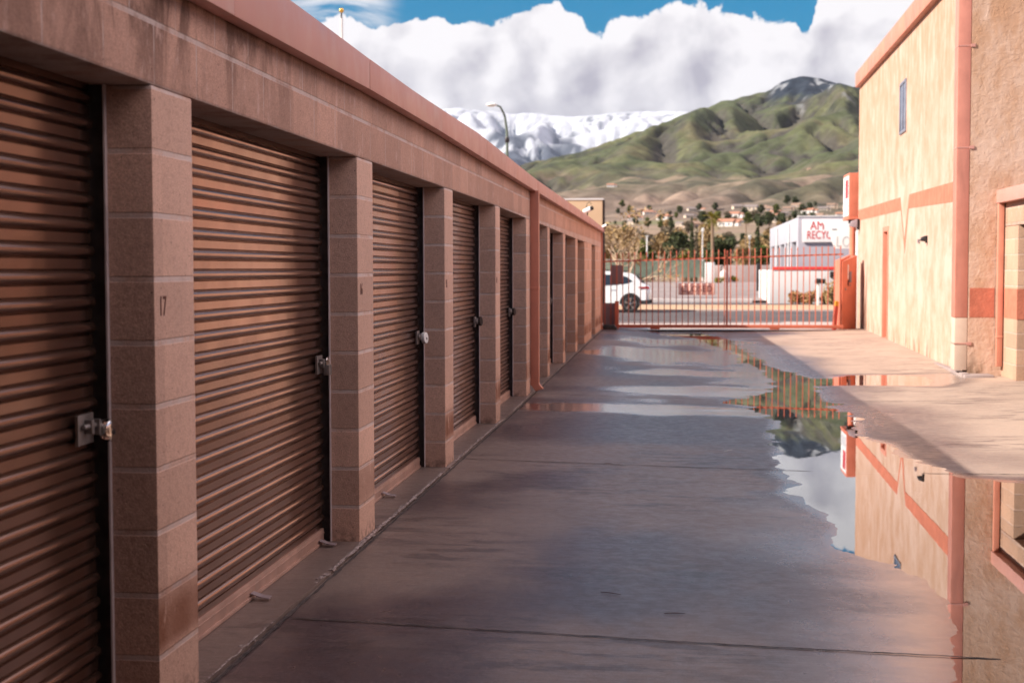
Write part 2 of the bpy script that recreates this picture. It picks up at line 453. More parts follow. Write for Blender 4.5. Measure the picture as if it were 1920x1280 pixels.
# still water lying in the alley
g = material('puddle_water')
g.t.nodes.remove(g.p)
fr = g.n('ShaderNodeFresnel', {'IOR': 3.0})
gl = g.n('ShaderNodeBsdfGlossy', {'Color': (1, 1, 1, 1), 'Roughness': .0})
rip = g.noise(g.map(g.obj, (5, 1.6, 1)), 2.0, 2, .5)
nbp = g.bump(rip, .02, .004); g.L.new(nbp, gl.inputs['Normal'])
tr = g.n('ShaderNodeBsdfTransparent', {'Color': (.86, .84, .84, 1)})
ms = g.n('ShaderNodeMixShader'); g.L.new(g.math('MULTIPLY', fr.outputs[0], 1.2, clamp=True), ms.inputs[0]); g.L.new(tr.outputs[0], ms.inputs[1]); g.L.new(gl.outputs[0], ms.inputs[2])
g.L.new(ms.outputs[0], g.out.inputs[0])
M_water = g.m

def mat_ground(name, a, b, sc=1.0, rough=.95, c3=None):
    g = material(name); P = g.obj
    n = g.noise(P, sc, 6, .65); n2 = g.noise(P, sc * 12, 4, .6)
    c = g.mix(g.mr(n, .35, .65), a, b)
    c = g.mix(g.mr(n2, .4, .7, 0, .4), c, tuple(v * .7 for v in a))
    if c3: c = g.mix(g.mr(g.noise(P, sc * .35, 4, .6), .5, .62), c, c3)
    return setp(g, color=c, rough=rough, spec=.2, normal=g.bump(n2, .4, .02))
M_asphalt = mat_ground('asphalt', (.085, .072, .074), (.115, .098, .098), .5)
M_lot = mat_ground('lot_asphalt', (.24, .195, .19), (.31, .255, .24), .2)
M_dirt = mat_ground('sandy_dirt', (.50, .34, .22), (.42, .28, .18), .6)
M_walk = mat_ground('sidewalk_concrete', (.46, .37, .33), (.40, .31, .28), .8)
M_plain = mat_ground('valley_ground', (.20, .145, .105), (.27, .19, .135), .012, c3=(.15, .14, .07))
M_curbpaint = mat_paint('curb_paint', (.62, .55, .52), .7, 0, .1, 2)

# ------------------------------------------------------------------ numeric noise for heights
def vnoise(x, y, seed=0):
    xi = np.floor(x).astype(np.int64); yi = np.floor(y).astype(np.int64); xf = x - xi; yf = y - yi
    def h(a, b):
        n = (a * 374761393 + b * 668265263 + seed * 1442695041) & 0xffffffff
        n = ((n ^ (n >> 13)) * 1274126177) & 0xffffffff
        return ((n ^ (n >> 16)) & 0xffff) / 65535.0
    u = xf * xf * xf * (xf * (xf * 6 - 15) + 10); v = yf * yf * yf * (yf * (yf * 6 - 15) + 10)
    return (h(xi, yi) * (1 - u) + h(xi + 1, yi) * u) * (1 - v) + (h(xi, yi + 1) * (1 - u) + h(xi + 1, yi + 1) * u) * v
def fbm(x, y, oct=4, seed=0, gain=.5):
    s = 0; a = 1; t = 0
    for o in range(oct): s = s + a * vnoise(x * 2 ** o + o * 17.3, y * 2 ** o + o * 9.1, seed + o); t += a; a *= gain
    return s / t
def sstep(a, b, x):
    t = np.clip((x - a) / (b - a), 0, 1); return t * t * (3 - 2 * t)
def grid_mesh(name, X, Y, Z, mat, attrs=None, smooth=True, colors=None):
    ny, nx = X.shape
    me = bpy.data.meshes.new(name)
    V = np.stack([X, Y, Z], -1).reshape(-1, 3).astype(np.float32)
    i = np.arange((ny - 1) * (nx - 1)); r = i // (nx - 1); cc = i % (nx - 1)
    q = np.stack([r * nx + cc, r * nx + cc + 1, (r + 1) * nx + cc + 1, (r + 1) * nx + cc], -1).astype(np.int32)
    me.vertices.add(len(V)); me.vertices.foreach_set('co', V.ravel())
    me.loops.add(q.size); me.loops.foreach_set('vertex_index', q.ravel())
    me.polygons.add(len(q)); me.polygons.foreach_set('loop_start', np.arange(len(q), dtype=np.int32) * 4)
    me.polygons.foreach_set('loop_total', np.full(len(q), 4, np.int32))
    me.update(calc_edges=True)
    if smooth: me.polygons.foreach_set('use_smooth', np.ones(len(q), bool))
    for k, a in (attrs or {}).items():
        at0 = me.attributes.new(k, 'FLOAT', 'POINT'); at0.data.foreach_set('value', np.ascontiguousarray(a, np.float32).ravel())
    if colors is not None:
        at0 = me.attributes.new('albedo', 'FLOAT_COLOR', 'POINT')
        at0.data.foreach_set('color', np.concatenate([colors.reshape(-1, 3), np.ones((V.shape[0], 1))], 1).astype(np.float32).ravel())
    me.materials.append(mat)
    return link(name, me)
def poly_sd(px, py, poly):
    P = np.array(poly); n = len(P); d = np.full(px.shape, 1e9); ins = np.zeros(px.shape, bool)
    for i in range(n):
        a = P[i]; b = P[(i + 1) % n]; e = b - a
        t = np.clip(((px - a[0]) * e[0] + (py - a[1]) * e[1]) / (e @ e), 0, 1)
        d = np.minimum(d, np.hypot(px - a[0] - t * e[0], py - a[1] - t * e[1]))
        cr = (a[1] > py) != (b[1] > py)
        xx = a[0] + (py - a[1]) / (e[1] if abs(e[1]) > 1e-9 else 1e-9) * e[0]
        ins ^= cr & (px < xx)
    return np.where(ins, -d, d)

# ------------------------------------------------------------------ alley pavement and puddle
WZ = -.040                        # level of the standing water
def g2(l): return [atz(u, v, WZ)[:2] for u, v in l]
PUD_MAIN = g2([(1300, 634), (1335, 648), (1372, 658), (1388, 676), (1436, 697), (1452, 716), (1455, 728), (1418, 741), (1366, 755), (1428, 768), (1462, 788),
               (1456, 804), (1452, 820), (1474, 832), (1462, 850), (1482, 872), (1464, 887), (1490, 906), (1474, 925), (1512, 946),
               (1544, 966), (1574, 986), (1556, 1008), (1562, 1027), (1612, 1041), (1690, 1058), (1740, 1090), (1782, 1135), (1792, 1180), (1786, 1300), (1760, 1500), (2600, 1500), (2700, 1180), (2300, 985),
               (1935, 905), (1805, 896), (1762, 884), (1694, 858), (1662, 832), (1606, 818), (1608, 796), (1584, 782), (1560, 764), (1536, 742), (1528, 724),
               (1600, 722), (1760, 724), (1800, 716), (1780, 703), (1590, 703), (1530, 712), (1482, 698), (1440, 686), (1402, 660), (1384, 648), (1345, 630)])
PUD_GATE = g2([(1240, 627), (1300, 634), (1345, 632), (1310, 625)])
def ease(t): return t
ny, nx = 820, 250
tt = np.linspace(0, 1, ny)
ys = -1.5 + 36.0 * ((np.exp(2.6 * tt) - 1) / (np.exp(2.6) - 1))
xl = np.linspace(-1.62, 5.2, nx)
XX, YY = np.meshgrid(xl, ys)
sd = np.minimum(poly_sd(XX, YY, PUD_MAIN), poly_sd(XX, YY, PUD_GATE))
nearf = sstep(6.2, 10.5, YY)
saw = (.06 + .94 * nearf) * ((fbm(XX * .9, YY * 2.6, 3, 5) - .5) * .0050 + (fbm(XX * 2.2, YY * 7.5, 3, 15) - .5) * .0026 + (fbm(XX * 9, YY * 14, 2, 25) - .5) * .0009) + (1 - nearf) * (fbm(XX * 14, YY * 14, 3, 26) - .5) * .0012
hz = np.where(sd > 0, np.minimum(.028, .012 * sd), np.maximum(-.02, .022 * sd)) + saw * (1 - sstep(.5, 1.5, np.abs(sd)))
hz = hz + np.clip((YY - 14) * .0042, 0, .07) * sstep(-.3, -1.5, XX) + sstep(3.0, 3.9, XX) * .02
ZZ = WZ + hz
shore = sstep(.38, .02, sd + (fbm(XX * 1.5, YY * 3, 4, 31) - .5) * .5)
blobs = fbm(XX * .55 + 3, YY * .42, 4, 41)
film = .8 * sstep(.53, .64, blobs + .10 * sstep(14, 19, YY) - .25 * sstep(12, 8, YY)) * sstep(11.5, 15.5, YY) * sstep(-1.15, -.5, XX + (fbm(YY * .5, XX * .5, 2, 3) - .5) * .8) * sstep(2.5, 1.2, XX)
warp = (fbm(XX * .8, YY * .7, 4, 63) - .5) * 1.6
for ex, ey, rx, ry in ((-.15, 14.9, 1.5, .65), (.2, 17.2, 1.05, .7), (.15, 20.0, .95, .6), (-.25, 24.0, 1.0, 1.6), (.1, 28.5, 1.2, 1.2)):
    film = np.maximum(film, sstep(1.3, .8, np.hypot((XX - ex) / rx, (YY - ey + (XX - ex) * .1) / ry) + warp))
ring = np.maximum(sstep(.14, .01, sd) * .75, (1 - nearf) * .8 * sstep(.75, .0, sd + (fbm(XX * 2, YY * 4, 4, 66) - .5) * .35))
film = np.maximum(film, ring)
damp_shade = (.66 + .34 * sstep(.36, .62, fbm(XX * .8, YY * .55, 5, 55))) * sstep(2.9, 1.7, XX + (fbm(XX * .5, YY * .4, 4, 58) - .5) * 2.2)  # damp spread up to the shadow edge, painting shade into the colour too
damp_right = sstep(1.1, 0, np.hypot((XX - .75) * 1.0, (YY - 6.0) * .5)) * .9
wet = np.clip(np.maximum.reduce([shore, film, damp_shade, damp_right]) , 0, 1)
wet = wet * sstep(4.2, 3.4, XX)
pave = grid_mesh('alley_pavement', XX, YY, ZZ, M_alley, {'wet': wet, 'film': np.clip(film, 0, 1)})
struct(pave, 'wet stained concrete paving down the alley between the storage units and the stucco building', 'pavement')
# water sheet: only the cells near the puddle outlines, all at one level
keep = (sd < .45)
cell = keep[:-1, :-1] | keep[1:, :-1] | keep[:-1, 1:] | keep[1:, 1:]
wr, wc = np.nonzero(cell[::4, ::4])
mb = MB()
for r_, c_ in zip(wr, wc):
    y0, y1 = ys[r_ * 4], ys[min(r_ * 4 + 4, ny - 1)]; x0, x1 = xl[c_ * 4], xl[min(c_ * 4 + 4, nx - 1)]
    mb.add([(x0, y0, WZ), (x1, y0, WZ), (x1, y1, WZ), (x0, y1, WZ)], [(0, 1, 2, 3)])
me = bpy.data.meshes.new('puddle'); me.from_pydata(mb.v, [], mb.f)
bm = bmesh.new(); bm.from_mesh(me); bmesh.ops.remove_doubles(bm, verts=bm.verts, dist=1e-4); bmesh.ops.recalc_face_normals(bm, faces=bm.faces)
if bm.faces and sum(f.normal.z for f in bm.faces) < 0: bmesh.ops.reverse_faces(bm, faces=bm.faces)
bm.to_mesh(me); bm.free(); me.materials.append(M_water)
pud = link('puddle', me)
struct(pud, 'long shallow puddle mirroring the sky and the stucco wall', 'puddle')

def gz(x, y):                     # height of the pavement under a point
    j = int(np.clip(np.searchsorted(xl, x), 0, nx - 1)); i = int(np.clip(np.searchsorted(ys, y), 0, ny - 1))
    return float(ZZ[i, j])

# concrete apron under the storage doors, slab joints
def left_z(y): return WZ + .028 + min(.07, max(0, (y - 14) * .0042)) * (3 * .0 + 1)
mb = MB(); N = 80
for i in range(N):
    y0 = -1.5 + 34.5 * i / N; y1 = -1.5 + 34.5 * (i + 1) / N
    a, b = left_z(y0) + .012, left_z(y1) + .012
    mb.add([(-4.2, y0, a), (-1.625, y0, a), (-1.625, y1, b), (-4.2, y1, b), (-1.625, y0, a - .2), (-1.625, y1, b - .2)], [(0, 1, 2, 3), (1, 4, 5, 2)])
apr = mb.build('apron', M_alley)
for nm_, v_ in (('wet', .72), ('film', 0.0)):  # same damp and painted shade tone as the alley
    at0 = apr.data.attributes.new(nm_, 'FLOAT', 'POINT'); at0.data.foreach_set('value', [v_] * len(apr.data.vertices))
struct(apr, 'narrow concrete apron along the foot of the storage doors', 'apron')
def strip(name, pts, w, mat, jit=.004, lift=.004, seed=1):
    """thin wandering strip laid on the pavement"""
    rr = random.Random(seed); mb = MB(); L = []
    for (x0, y0), (x1, y1) in zip(pts[:-1], pts[1:]):
        d = math.hypot(x1 - x0, y1 - y0); n = max(2, int(d / .05))
        for i in range(n): L.append((x0 + (x1 - x0) * i / n, y0 + (y1 - y0) * i / n))
    L.append(pts[-1]); vs = []
    for i, (x, y) in enumerate(L):
        a = L[max(0, i - 1)]; b = L[min(len(L) - 1, i + 1)]
        dx_, dy_ = b[0] - a[0], b[1] - a[1]; l = math.hypot(dx_, dy_) or 1
        nx_, ny_ = -dy_ / l, dx_ / l; ww = w * rr.uniform(.6, 1.3); o = rr.uniform(-jit, jit)
        for s_ in (-.5, .5):
            px, py = x + nx_ * (o + s_ * ww), y + ny_ * (o + s_ * ww)
            vs.append((px, py, gz(px, py) + lift))
    fs = [(2 * i, 2 * i + 1, 2 * i + 3, 2 * i + 2) for i in range(len(L) - 1)]
    return MB().add(vs, fs).build(name, mat)
for yj, x1 in ((5.55, 3.8), (10.55, 4.2), (16.15, 4.2), (22.0, 4.2)):
    o = strip('slab_joint', [(-1.58, yj + .16), (.2, yj), (x1, yj - .18)], .014, M_joint, .005, .004, int(yj * 10))
    struct(o, 'dark joint line cut across the concrete paving', 'slab joint')
for k_, (ya, yb, w_) in enumerate(((6.6, 9.9, .020), (10.4, 13.4, .016), (3.4, 5.6, .008), (14.2, 17.2, .014))):
    o = strip('worn_edge', [(-1.622, ya), (-1.622, yb)], w_, M_spall, .006, .018, 40 + k_)
    struct(o, 'pale worn edge of the apron slab', 'slab edge')
o = strip('apron_joint', [(-1.602, -1.4), (-1.602, 33)], .016, M_joint, .004, .004, 3)
struct(o, 'dark joint between apron and alley paving', 'slab joint')
# broken lip of the apron edge
mb = MB(); rr = random.Random(9)
y = 3.2
while y < 26:
    l = rr.uniform(.015, .07); w = rr.uniform(.006, .02)
    if rr.random() < (.5 if (7.2 < y < 9.6 or 10 < y < 13) else .12):
        z0 = left_z(y) + .010; hgt = rr.uniform(.002, .006); x = -1.628 + rr.uniform(-.012, .006)
        P0 = [(x - w, y, z0), (x + w * .6, y + l * .1, z0), (x + w, y + l * .9, z0), (x - w * .7, y + l, z0)]
        P1 = [(a_ + rr.uniform(-.3, .3) * w, b_ + rr.uniform(-.1, .1) * l, c_ + hgt) for a_, b_, c_ in P0]
        mb.prism(P0, P1)
    y += l * rr.uniform(.6, 1.4)
o = mb.build('broken_edge', M_spall)
tag(o, 'crumbled pale concrete chips along the apron joint beside the piers', 'concrete chips', kind='stuff')
# twigs and leaves on the paving
for k, (u, v, ln, an, lab) in enumerate([(1145, 1112, .10, -.4, 'thin dark twig lying on bare concrete near the front joint'),
                                  (1265, 1148, .09, .1, 'small pale splinter lying just before the front joint'),
                                  (1366, 842, .12, .9, 'white straw lying on damp concrete left of the puddle'),
                                  (1140, 868, .06, .2, 'dark leaf scrap on the concrete before the second joint')]):
    p = atz(u, v, -.02); x, y = p[0], p[1]; z = gz(x, y) + .004
    d = Vector((math.cos(an), math.sin(an), 0)) * ln / 2
    mb = MB().tube([Vector((x, y, z)) - d, Vector((x + .001, y + .001, z + .0015)), Vector((x, y, z)) + d], [.0012, .002, .001], 6)
    o = mb.build('twig' if k < 2 else ('straw' if k == 2 else 'leaf'), M_white if k == 2 else M_lettering, smooth=True)
    tag(o, lab, 'litter', 'litter on the paving')

# ------------------------------------------------------------------ ground beyond the gate
def gplane(name, y0, y1, z0, z1, mat, x0=-60, x1=60, lab='', cat='', lift=0):
    n = 12; X, Y = np.meshgrid(np.linspace(x0, x1, 40), np.linspace(y0, y1, n))
    t = (Y - y0) / (y1 - y0); Z = z0 + (z1 - z0) * t + lift
    o = grid_mesh(name, X, Y, Z, mat); return struct(o, lab, cat)
SZ = -.30
gplane('sidewalk', 33.0, 46.4, -.035, SZ + .02, M_walk, lab='pale concrete driveway and sidewalk outside the gate', cat='sidewalk')
gplane('road', 46.4, 58.6, SZ, SZ, M_asphalt, lab='dark asphalt street crossing beyond the gate', cat='road')
gplane('dirt_strip', 58.6, 67.5, SZ + .03, SZ + .03, M_dirt, lab='sandy strip along the far side of the street', cat='ground')
gplane('gutter', 67.5, 73.2, SZ, SZ, M_asphalt, lab='narrow asphalt gutter before the parking lot', cat='road')
gplane('parking_lot', 73.2, 152, SZ + .1, 0.0, M_lot, lab='faded grey parking lot in front of the green fence', cat='parking lot')
mb = MB(); mb.box(-30, 3.9, 72.6, 73.2, SZ - .1, SZ + .19)
struct(mb.build('kerb', M_curbpaint, bevel=.02), 'whitish kerb edging the parking lot', 'kerb')
mb = MB(); mb.box(-60, 60, 58.45, 58.62, SZ - .1, SZ + .06)
struct(mb.build('kerb', M_walk, bevel=.02), 'low kerb between street and sandy strip', 'kerb')
# one big sheet out to the horizon: fills under everything and rises as an alluvial fan to the hills
ysheet = np.concatenate([np.linspace(-400, 33, 8), [46, 60, 75, 110, 150], np.linspace(190, 1500, 70), np.linspace(1600, 26000, 40)])
xs = np.concatenate([-np.geomspace(14000, 60, 40), np.linspace(-50, 50, 30), np.geomspace(60, 14000, 40)])
X, Y = np.meshgrid(xs, ysheet)
def fan(y): return np.where(y < 33, -.12, np.where(y < 150, -.42, -.42 + np.clip((y - 150) / 1150, 0, 1) ** 1.35 * 46))
Z = fan(Y) + np.where(Y > 250, (fbm(X * .01, Y * .006, 4, 77) - .5) * 5 * sstep(250, 700, Y), 0)
gd = grid_mesh('ground', X, Y, Z, M_plain)
struct(gd, 'brown valley floor rising towards the hills', 'ground')
def ground_z(x, y):
    return float(fan(np.array(y)) + (fbm(np.array(x * .01), np.array(y * .006), 4, 77) - .5) * 5 * sstep(250, 700, np.array(float(y))) * (y > 250)) if y > 152 else (SZ + .1 + (y - 73.2) / 78.8 * (-SZ - .1) if y > 73.2 else SZ)

# ------------------------------------------------------------------ storage building on the left
XF = -1.65                        # alley face of the piers
XD = -1.845                       # door curtain plane
NEAR = [(-2.74, -2.35), (-1.12, -.73), (1.56, 1.95), (4.385, 4.765), (7.325, 7.71), (10.17, 10.555), (13.11, 13.45), (15.86, 16.26)]
FAR = [(18.56, 18.88), (21.17, 21.59), (23.82, 24.33), (26.24, 28.45), (29.8, 32.15)]
def hz_bot(y): return np.interp(y, [-3, 13, 18.6, 24, 32.2], [2.02, 2.02, 1.977, 1.935, 1.90])
def cp_bot(y): return np.interp(y, [-3, 4.7, 7.3, 9.6, 16.1, 26, 32.3], [2.345, 2.345, 2.37, 2.368, 2.322, 2.275, 2.25])
def cp_top(y): return np.interp(y, [-3, 5.8, 7.3, 8.7, 11.5, 16.2, 20.7, 26, 32.3], [2.55, 2.546, 2.526, 2.515, 2.53, 2.457, 2.432, 2.403, 2.33])
sb = thing('storage_building', (-4, 14, 0), 'long low tan block storage building with copper roll-up doors along the left of the alley', 'storage building')
piers = []
for i, (y0, y1) in enumerate(NEAR + FAR):
    b = MB()
    b.box(-2.02, XF, y0, y1, left_z(y0) - .1, float(hz_bot((y0 + y1) / 2)) + .004)
    p = b.build('pier', M_block, sb, bevel=.008, seg=2); piers.append(((y0, y1), p))
# header courses over the openings
def loft_y(sect, ysn):            # sect(y) -> loop of points in xz
    mb = MB(); L = [sect(y) for y in ysn]; n = len(L[0]); vs = []
    for y, l in zip(ysn, L): vs += [(x, y, z) for x, z in l]
    fs = []
    for i in range(len(ysn) - 1):
        for k in range(n): fs.append((i * n + k, i * n + (k + 1) % n, (i + 1) * n + (k + 1) % n, (i + 1) * n + k))
    fs.append(list(range(n))); fs.append([(len(ysn) - 1) * n + k for k in range(n)][::-1])
    mb.add(vs, fs); return mb
ysn = list(np.linspace(-3, 32.15, 40))
loft_y(lambda y: [(-2.02, float(hz_bot(y)) + .006), (XF - .0015, float(hz_bot(y)) + .006), (XF - .0015, float(cp_bot(y)) + .05), (-2.02, float(cp_bot(y)) + .05)], ysn).build('header_wall', M_header, sb, bevel=.006)
# roof, back and end walls behind the doors
b = loft_y(lambda y: [(-8, float(cp_top(y)) - .07), (-1.62, float(cp_top(y)) - .07), (-1.62, float(cp_top(y)) - .03), (-8, float(cp_top(y)) - .03)], ysn)
b.build('roof', M_conc, sb)
MB().box(-8, -7.8, -3, 32.1, -.1, 2.3).box(-7.8, -2.03, 31.9, 32.12, -.1, 2.22).box(-7.8, -2.03, -3, -2.8, -.1, 2.3).build('wall', M_block, sb)
MB().box(-7.8, -1.765, 32.16, 34.3, -.4, 2.27).build('end_wall', M_block, sb, bevel=.006)
MB().box(-7.85, -1.74, 32.24, 34.34, 2.272, 2.33).build('coping_panel', M_coping, sb, bevel=.006)
# sheet metal coping in lapped lengths
cuts = [-3, -1.9, .35, 2.68, 5.02, 7.31, 9.63, 11.95, 14.2, 16.4, 18.9, 21.4, 23.9, 26.4, 29, 32.22]
for i, (y0, y1) in enumerate(zip(cuts[:-1], cuts[1:])):
    yy = list(np.linspace(y0 + .002, y1 - .002, 5)); e = .0012 * (i % 2)
    loft_y(lambda y: [(-1.64, float(cp_bot(y))), (-1.575 + e, float(cp_bot(y))), (-1.575 + e, float(cp_top(y))), (-1.75, float(cp_top(y)) + .004),
                      (-1.75, float(cp_top(y)) - .02), (-1.64, float(cp_top(y)) - .02)], yy).build('coping_panel', M_coping, sb, bevel=.004)
# doors
def curtain_mesh(y0, y1, z0, z1):
    pitch = .0804; prof = []
    z = z0
    def pt(dz, d): prof.append((z + dz, d))
    while z < z1 - .01:
        for dz, d in ((0, 0), (.0015, .003), (.031, .003), (.0325, -.001), (.035, -.005), (.0365, -.003)): pt(dz, d)
        for k in range(7):
            a = PI * k / 6; pt(.0378 + .0192 * (1 - math.cos(a)), -.002 + .0175 * math.sin(a))
        pt(.0772, -.004); pt(.0785, -.003)
        z += pitch
    prof = [q for q in prof if q[0] <= z1]
    ycols = np.linspace(y0, y1, 9); mb = MB(); vs = []; fs = []
    for j, (zz, d) in enumerate(prof):
        for k, yv in enumerate(ycols):
            w = .0012 * math.sin(yv * 2.3 + zz * 1.1) + .0006 * mnoise.noise(Vector((yv * 2.5, zz * 5, 3.3)))
            vs.append((XD + d + w, yv, zz))
    n = len(ycols)
    for j in range(len(prof) - 1):
        for k in range(n - 1): fs.append((j * n + k, j * n + k + 1, (j + 1) * n + k + 1, (j + 1) * n + k))
    return mb.add(vs, fs)
openings = [(a[1], b[0]) for a, b in zip(NEAR[:-1], NEAR[1:])] + [(NEAR[-1][1], FAR[0][0])] + [(a[1], b[0]) for a, b in zip(FAR[:-1], FAR[1:])]
def latch(y, z, door, far=False):
    """slide bolt plate near the door's far jamb"""
    b = MB()
    b.box(XD + .018, XD + .024, y - .11, y + .02, z - .045, z + .05)
    b.box(XD + .024, XD + .030, y - .112, y - .10, z - .045, z + .05)
    b.tube([(XD + .036, y - .09, z + .012), (XD + .036, y + .10, z + .012)], .009, 8)
    b.box(XD + .024, XD + .048, y - .05, y - .03, z - .012, z + .032)
    b.box(XD + .024, XD + .052, y + .0, y + .012, z - .02, z + .03)
    b.build('latch', M_steel, door, bevel=.002)
def clip(y, zb, door):
    P = [(XD + .012, zb + .03), (XD + .02, zb + .034), (XD + .06, zb + .020), (XD + .10, zb + .014)]
    a = [(x, y - .05, z) for x, z in P] + [(x, y - .05, z - .004) for x, z in P[::-1]]
    c_ = [(x, y + .0, z) for x, z in P] + [(x, y + .0, z - .004) for x, z in P[::-1]]
    MB().prism(a, c_).build('foot_lift', M_greyback, door)
clips = {3: (6.0, 7.2), 4: (8.8,), 5: (), 6: ()}
for i, (y0, y1) in enumerate(openings):
    zt = float(min(hz_bot(y0), hz_bot(y1))) + .05; zb = left_z((y0 + y1) / 2) + .012
    d = curtain_mesh(y0 + .034, y1 - .036, zb + .074, zt).build('roll_up_door', M_curtain, sb, smooth=True)
    b = MB(); b.box(XD - .012, XD + .014, y0 + .02, y1 - .05, zb + .010, zb + .078); b.box(XD - .02, XD + .022, y0 + .02, y1 - .05, zb + .002, zb + .018); b.box(XD - .02, XD + .017, y0 + .02, y1 - .05, zb + .052, zb + .060)
    b.build('bottom_bar', M_bottom, d, bevel=.003)
    for ye, s in ((y0, 1), (y1, -1)):
        b = MB()
        f0, f1 = sorted((ye + s * .002, ye + s * .030))
        f0, f1 = sorted((ye + s * .002, ye + s * .020))
        b.box(XD + .040, XD + .046, f0, f1, zb - .01, zt)
        b.build('guide_rail', M_rail, d)
        g0, g1 = sorted((ye + s * .0015, ye + s * .0045))
        MB().box(XD - .03, XD + .038, g0, g1, zb - .01, zt).build('guide_channel', M_dark_steel, d)
    if 2 <= i <= 8: latch(y1 - .11, .935 + .003 * i, d)
    for yc in clips.get(i, ()): clip(yc, zb, d)
# unit numbers
M_face = lambda y, z: frame_matrix((XF + .0015, y, z), (0, 1, 0), (0, 0, 1))
for idx, s_, yc, zc, sc_ in ((3, '17', 4.455, 1.318, .092), (4, '16', 7.40, 1.33, .085), (5, '15', 10.24, 1.33, .08), (6, '14', 13.18, 1.33, .08)):
    text_mesh('unit_number', s_, sc_, M_face(yc, zc), M_lettering, piers[idx][1], .0006, .72)
# downspout between the two roof sections
b = MB(); b.box(XF + .001, XF + .10, 16.27, 16.37, left_z(16) + .10, float(cp_bot(16.3)) + .01); b.box(XF - .02, XF + .103, 16.26, 16.38, 1.2, 1.23)
b.prism([(XF + .003, 16.272, left_z(16) + .12), (XF + .098, 16.272, left_z(16) + .12), (XF + .098, 16.368, left_z(16) + .12), (XF + .003, 16.368, left_z(16) + .12)],
        [(XF + .06, 16.272, left_z(16) + .03), (XF + .15, 16.272, left_z(16) + .06), (XF + .15, 16.368, left_z(16) + .06), (XF + .06, 16.368, left_z(16) + .03)])
b.build('downspout', M_trim, sb, bevel=.004)
b = MB(); b.box(XF - .06, XF + .03, 32.16, 32.26, -.05, float(cp_bot(32)))
b.build('corner_trim', M_trim, sb, bevel=.004)

# locks hanging on the latches
def disc_lock(y, z, mat, label, r=.036):
    b = MB().lathe((XD + .062, y, z), [(r * .7, -.016), (r * .95, -.013), (r, -.006), (r, .006), (r * .95, .013), (r * .7, .016)], 20, (.97, -.22, .08))
    o = thing('padlock', (XD + .06, y, z), label, 'padlock', 'padlocks on the roll-up doors')
    b.build('lock_body', mat, o, smooth=True)
    c0 = Vector((XD + .062, y, z)); ax = Vector((.97, -.22, .08)).normalized()
    MB().lathe(c0 + ax * .0165 + Vector((0, 0, -r * .15)), [(.009, -.002), (.009, .001), (.006, .0015)], 12, ax).build('keyway', M_dark_steel, o, smooth=True)
    pth = [c0 + Vector((-.02, -.01, r * .5)), c0 + Vector((-.032, -.012, r * .62)), c0 + Vector((-.040, -.012, r * .2)), c0 + Vector((-.03, -.01, -r * .1))]
    MB().tube(pth, .005, 8).build('shackle', M_chrome, o, smooth=True)
    return o
def pad_lock(y, z, label):
    o = thing('padlock', (XD + .06, y, z), label, 'padlock', 'padlocks on the roll-up doors')
    b = MB(); x0, x1 = XD + .040, XD + .072; b.box(x0, x1, y - .028, y + .028, z - .075, z - .02)
    b.build('lock_body', M_steel, o, bevel=.006)
    P = []
    for k in range(9):
        a = PI * k / 8; P.append((XD + .056, y + .019 * math.cos(a), z + .014 * math.sin(a) + .002))
    P = [(XD + .056, y + .019, z - .03)] + P + [(XD + .056, y - .019, z - .03)]
    MB().tube(P, .0045, 8).build('shackle', M_chrome, o, smooth=True)
    return o
disc_lock(4.325, .93, M_chrome, 'round chrome lock on the nearest dark door at the left edge', .036)
pad_lock(7.215, .965, 'grey square padlock hanging on the door after pier 17')
disc_lock(10.07, .945, M_white, 'bright white disc lock on the door after pier 16', .042)
disc_lock(13.02, .955, M_dark_steel, 'dark disc lock on the fourth roll-up door', .042)
disc_lock(15.78, .96, M_dark_steel, 'dark round lock on the door just before the downspout', .042)
pad_lock(18.47, .97, 'small padlock on the first door past the downspout')

# roof cameras at the far end
def sec_cam(x, y, z, label, s=1.0, arm=True):
    o = thing('security_camera', (x, y, z), label, 'security camera', 'security cameras at the alley end')
    b = MB(); b.box(x - .05 * s, x + .05 * s, y - .05 * s, y + .05 * s, z, z + .03 * s); b.tube([(x, y, z + .03 * s), (x, y, z + .16 * s), (x + .02 * s, y - .03 * s, z + .22 * s)], .022 * s, 8)
    b.build('bracket', M_black, o, bevel=.004)
    ax = Vector((.72, -.55, .28)).normalized(); c0 = Vector((x + .02 * s, y - .03 * s, z + .28 * s))
    MB().lathe(c0, [(.045 * s, -.16 * s), (.07 * s, -.15 * s), (.075 * s, .1 * s), (.068 * s, .14 * s)], 14, ax).build('housing', M_white, o, smooth=True)
    MB().lathe(c0 + ax * .14 * s, [(.062 * s, 0), (.066 * s, .05 * s), (.05 * s, .06 * s)], 14, ax).build('lens', M_black, o, smooth=True)
    if arm: MB().tube([c0 + Vector((-.06, 0, .05)) * s, c0 + Vector((-.02, 0, .2)) * s, c0 + Vector((.06, 0, .25)) * s, c0 + Vector((.1, 0, .17)) * s], .012 * s, 6).build('cable', M_black, o, smooth=True)
    return o
p = at(1102, 408, 27.2)
sec_cam(-1.66, 27.2, float(cp_top(27.2)) - .01, 'white bullet camera with dark cable standing on the coping near the far corner', .62)
o = sec_cam(-1.56, 31.9, float(cp_top(32)) - .06, 'small white camera at the very end of the storage roof', .42, False)

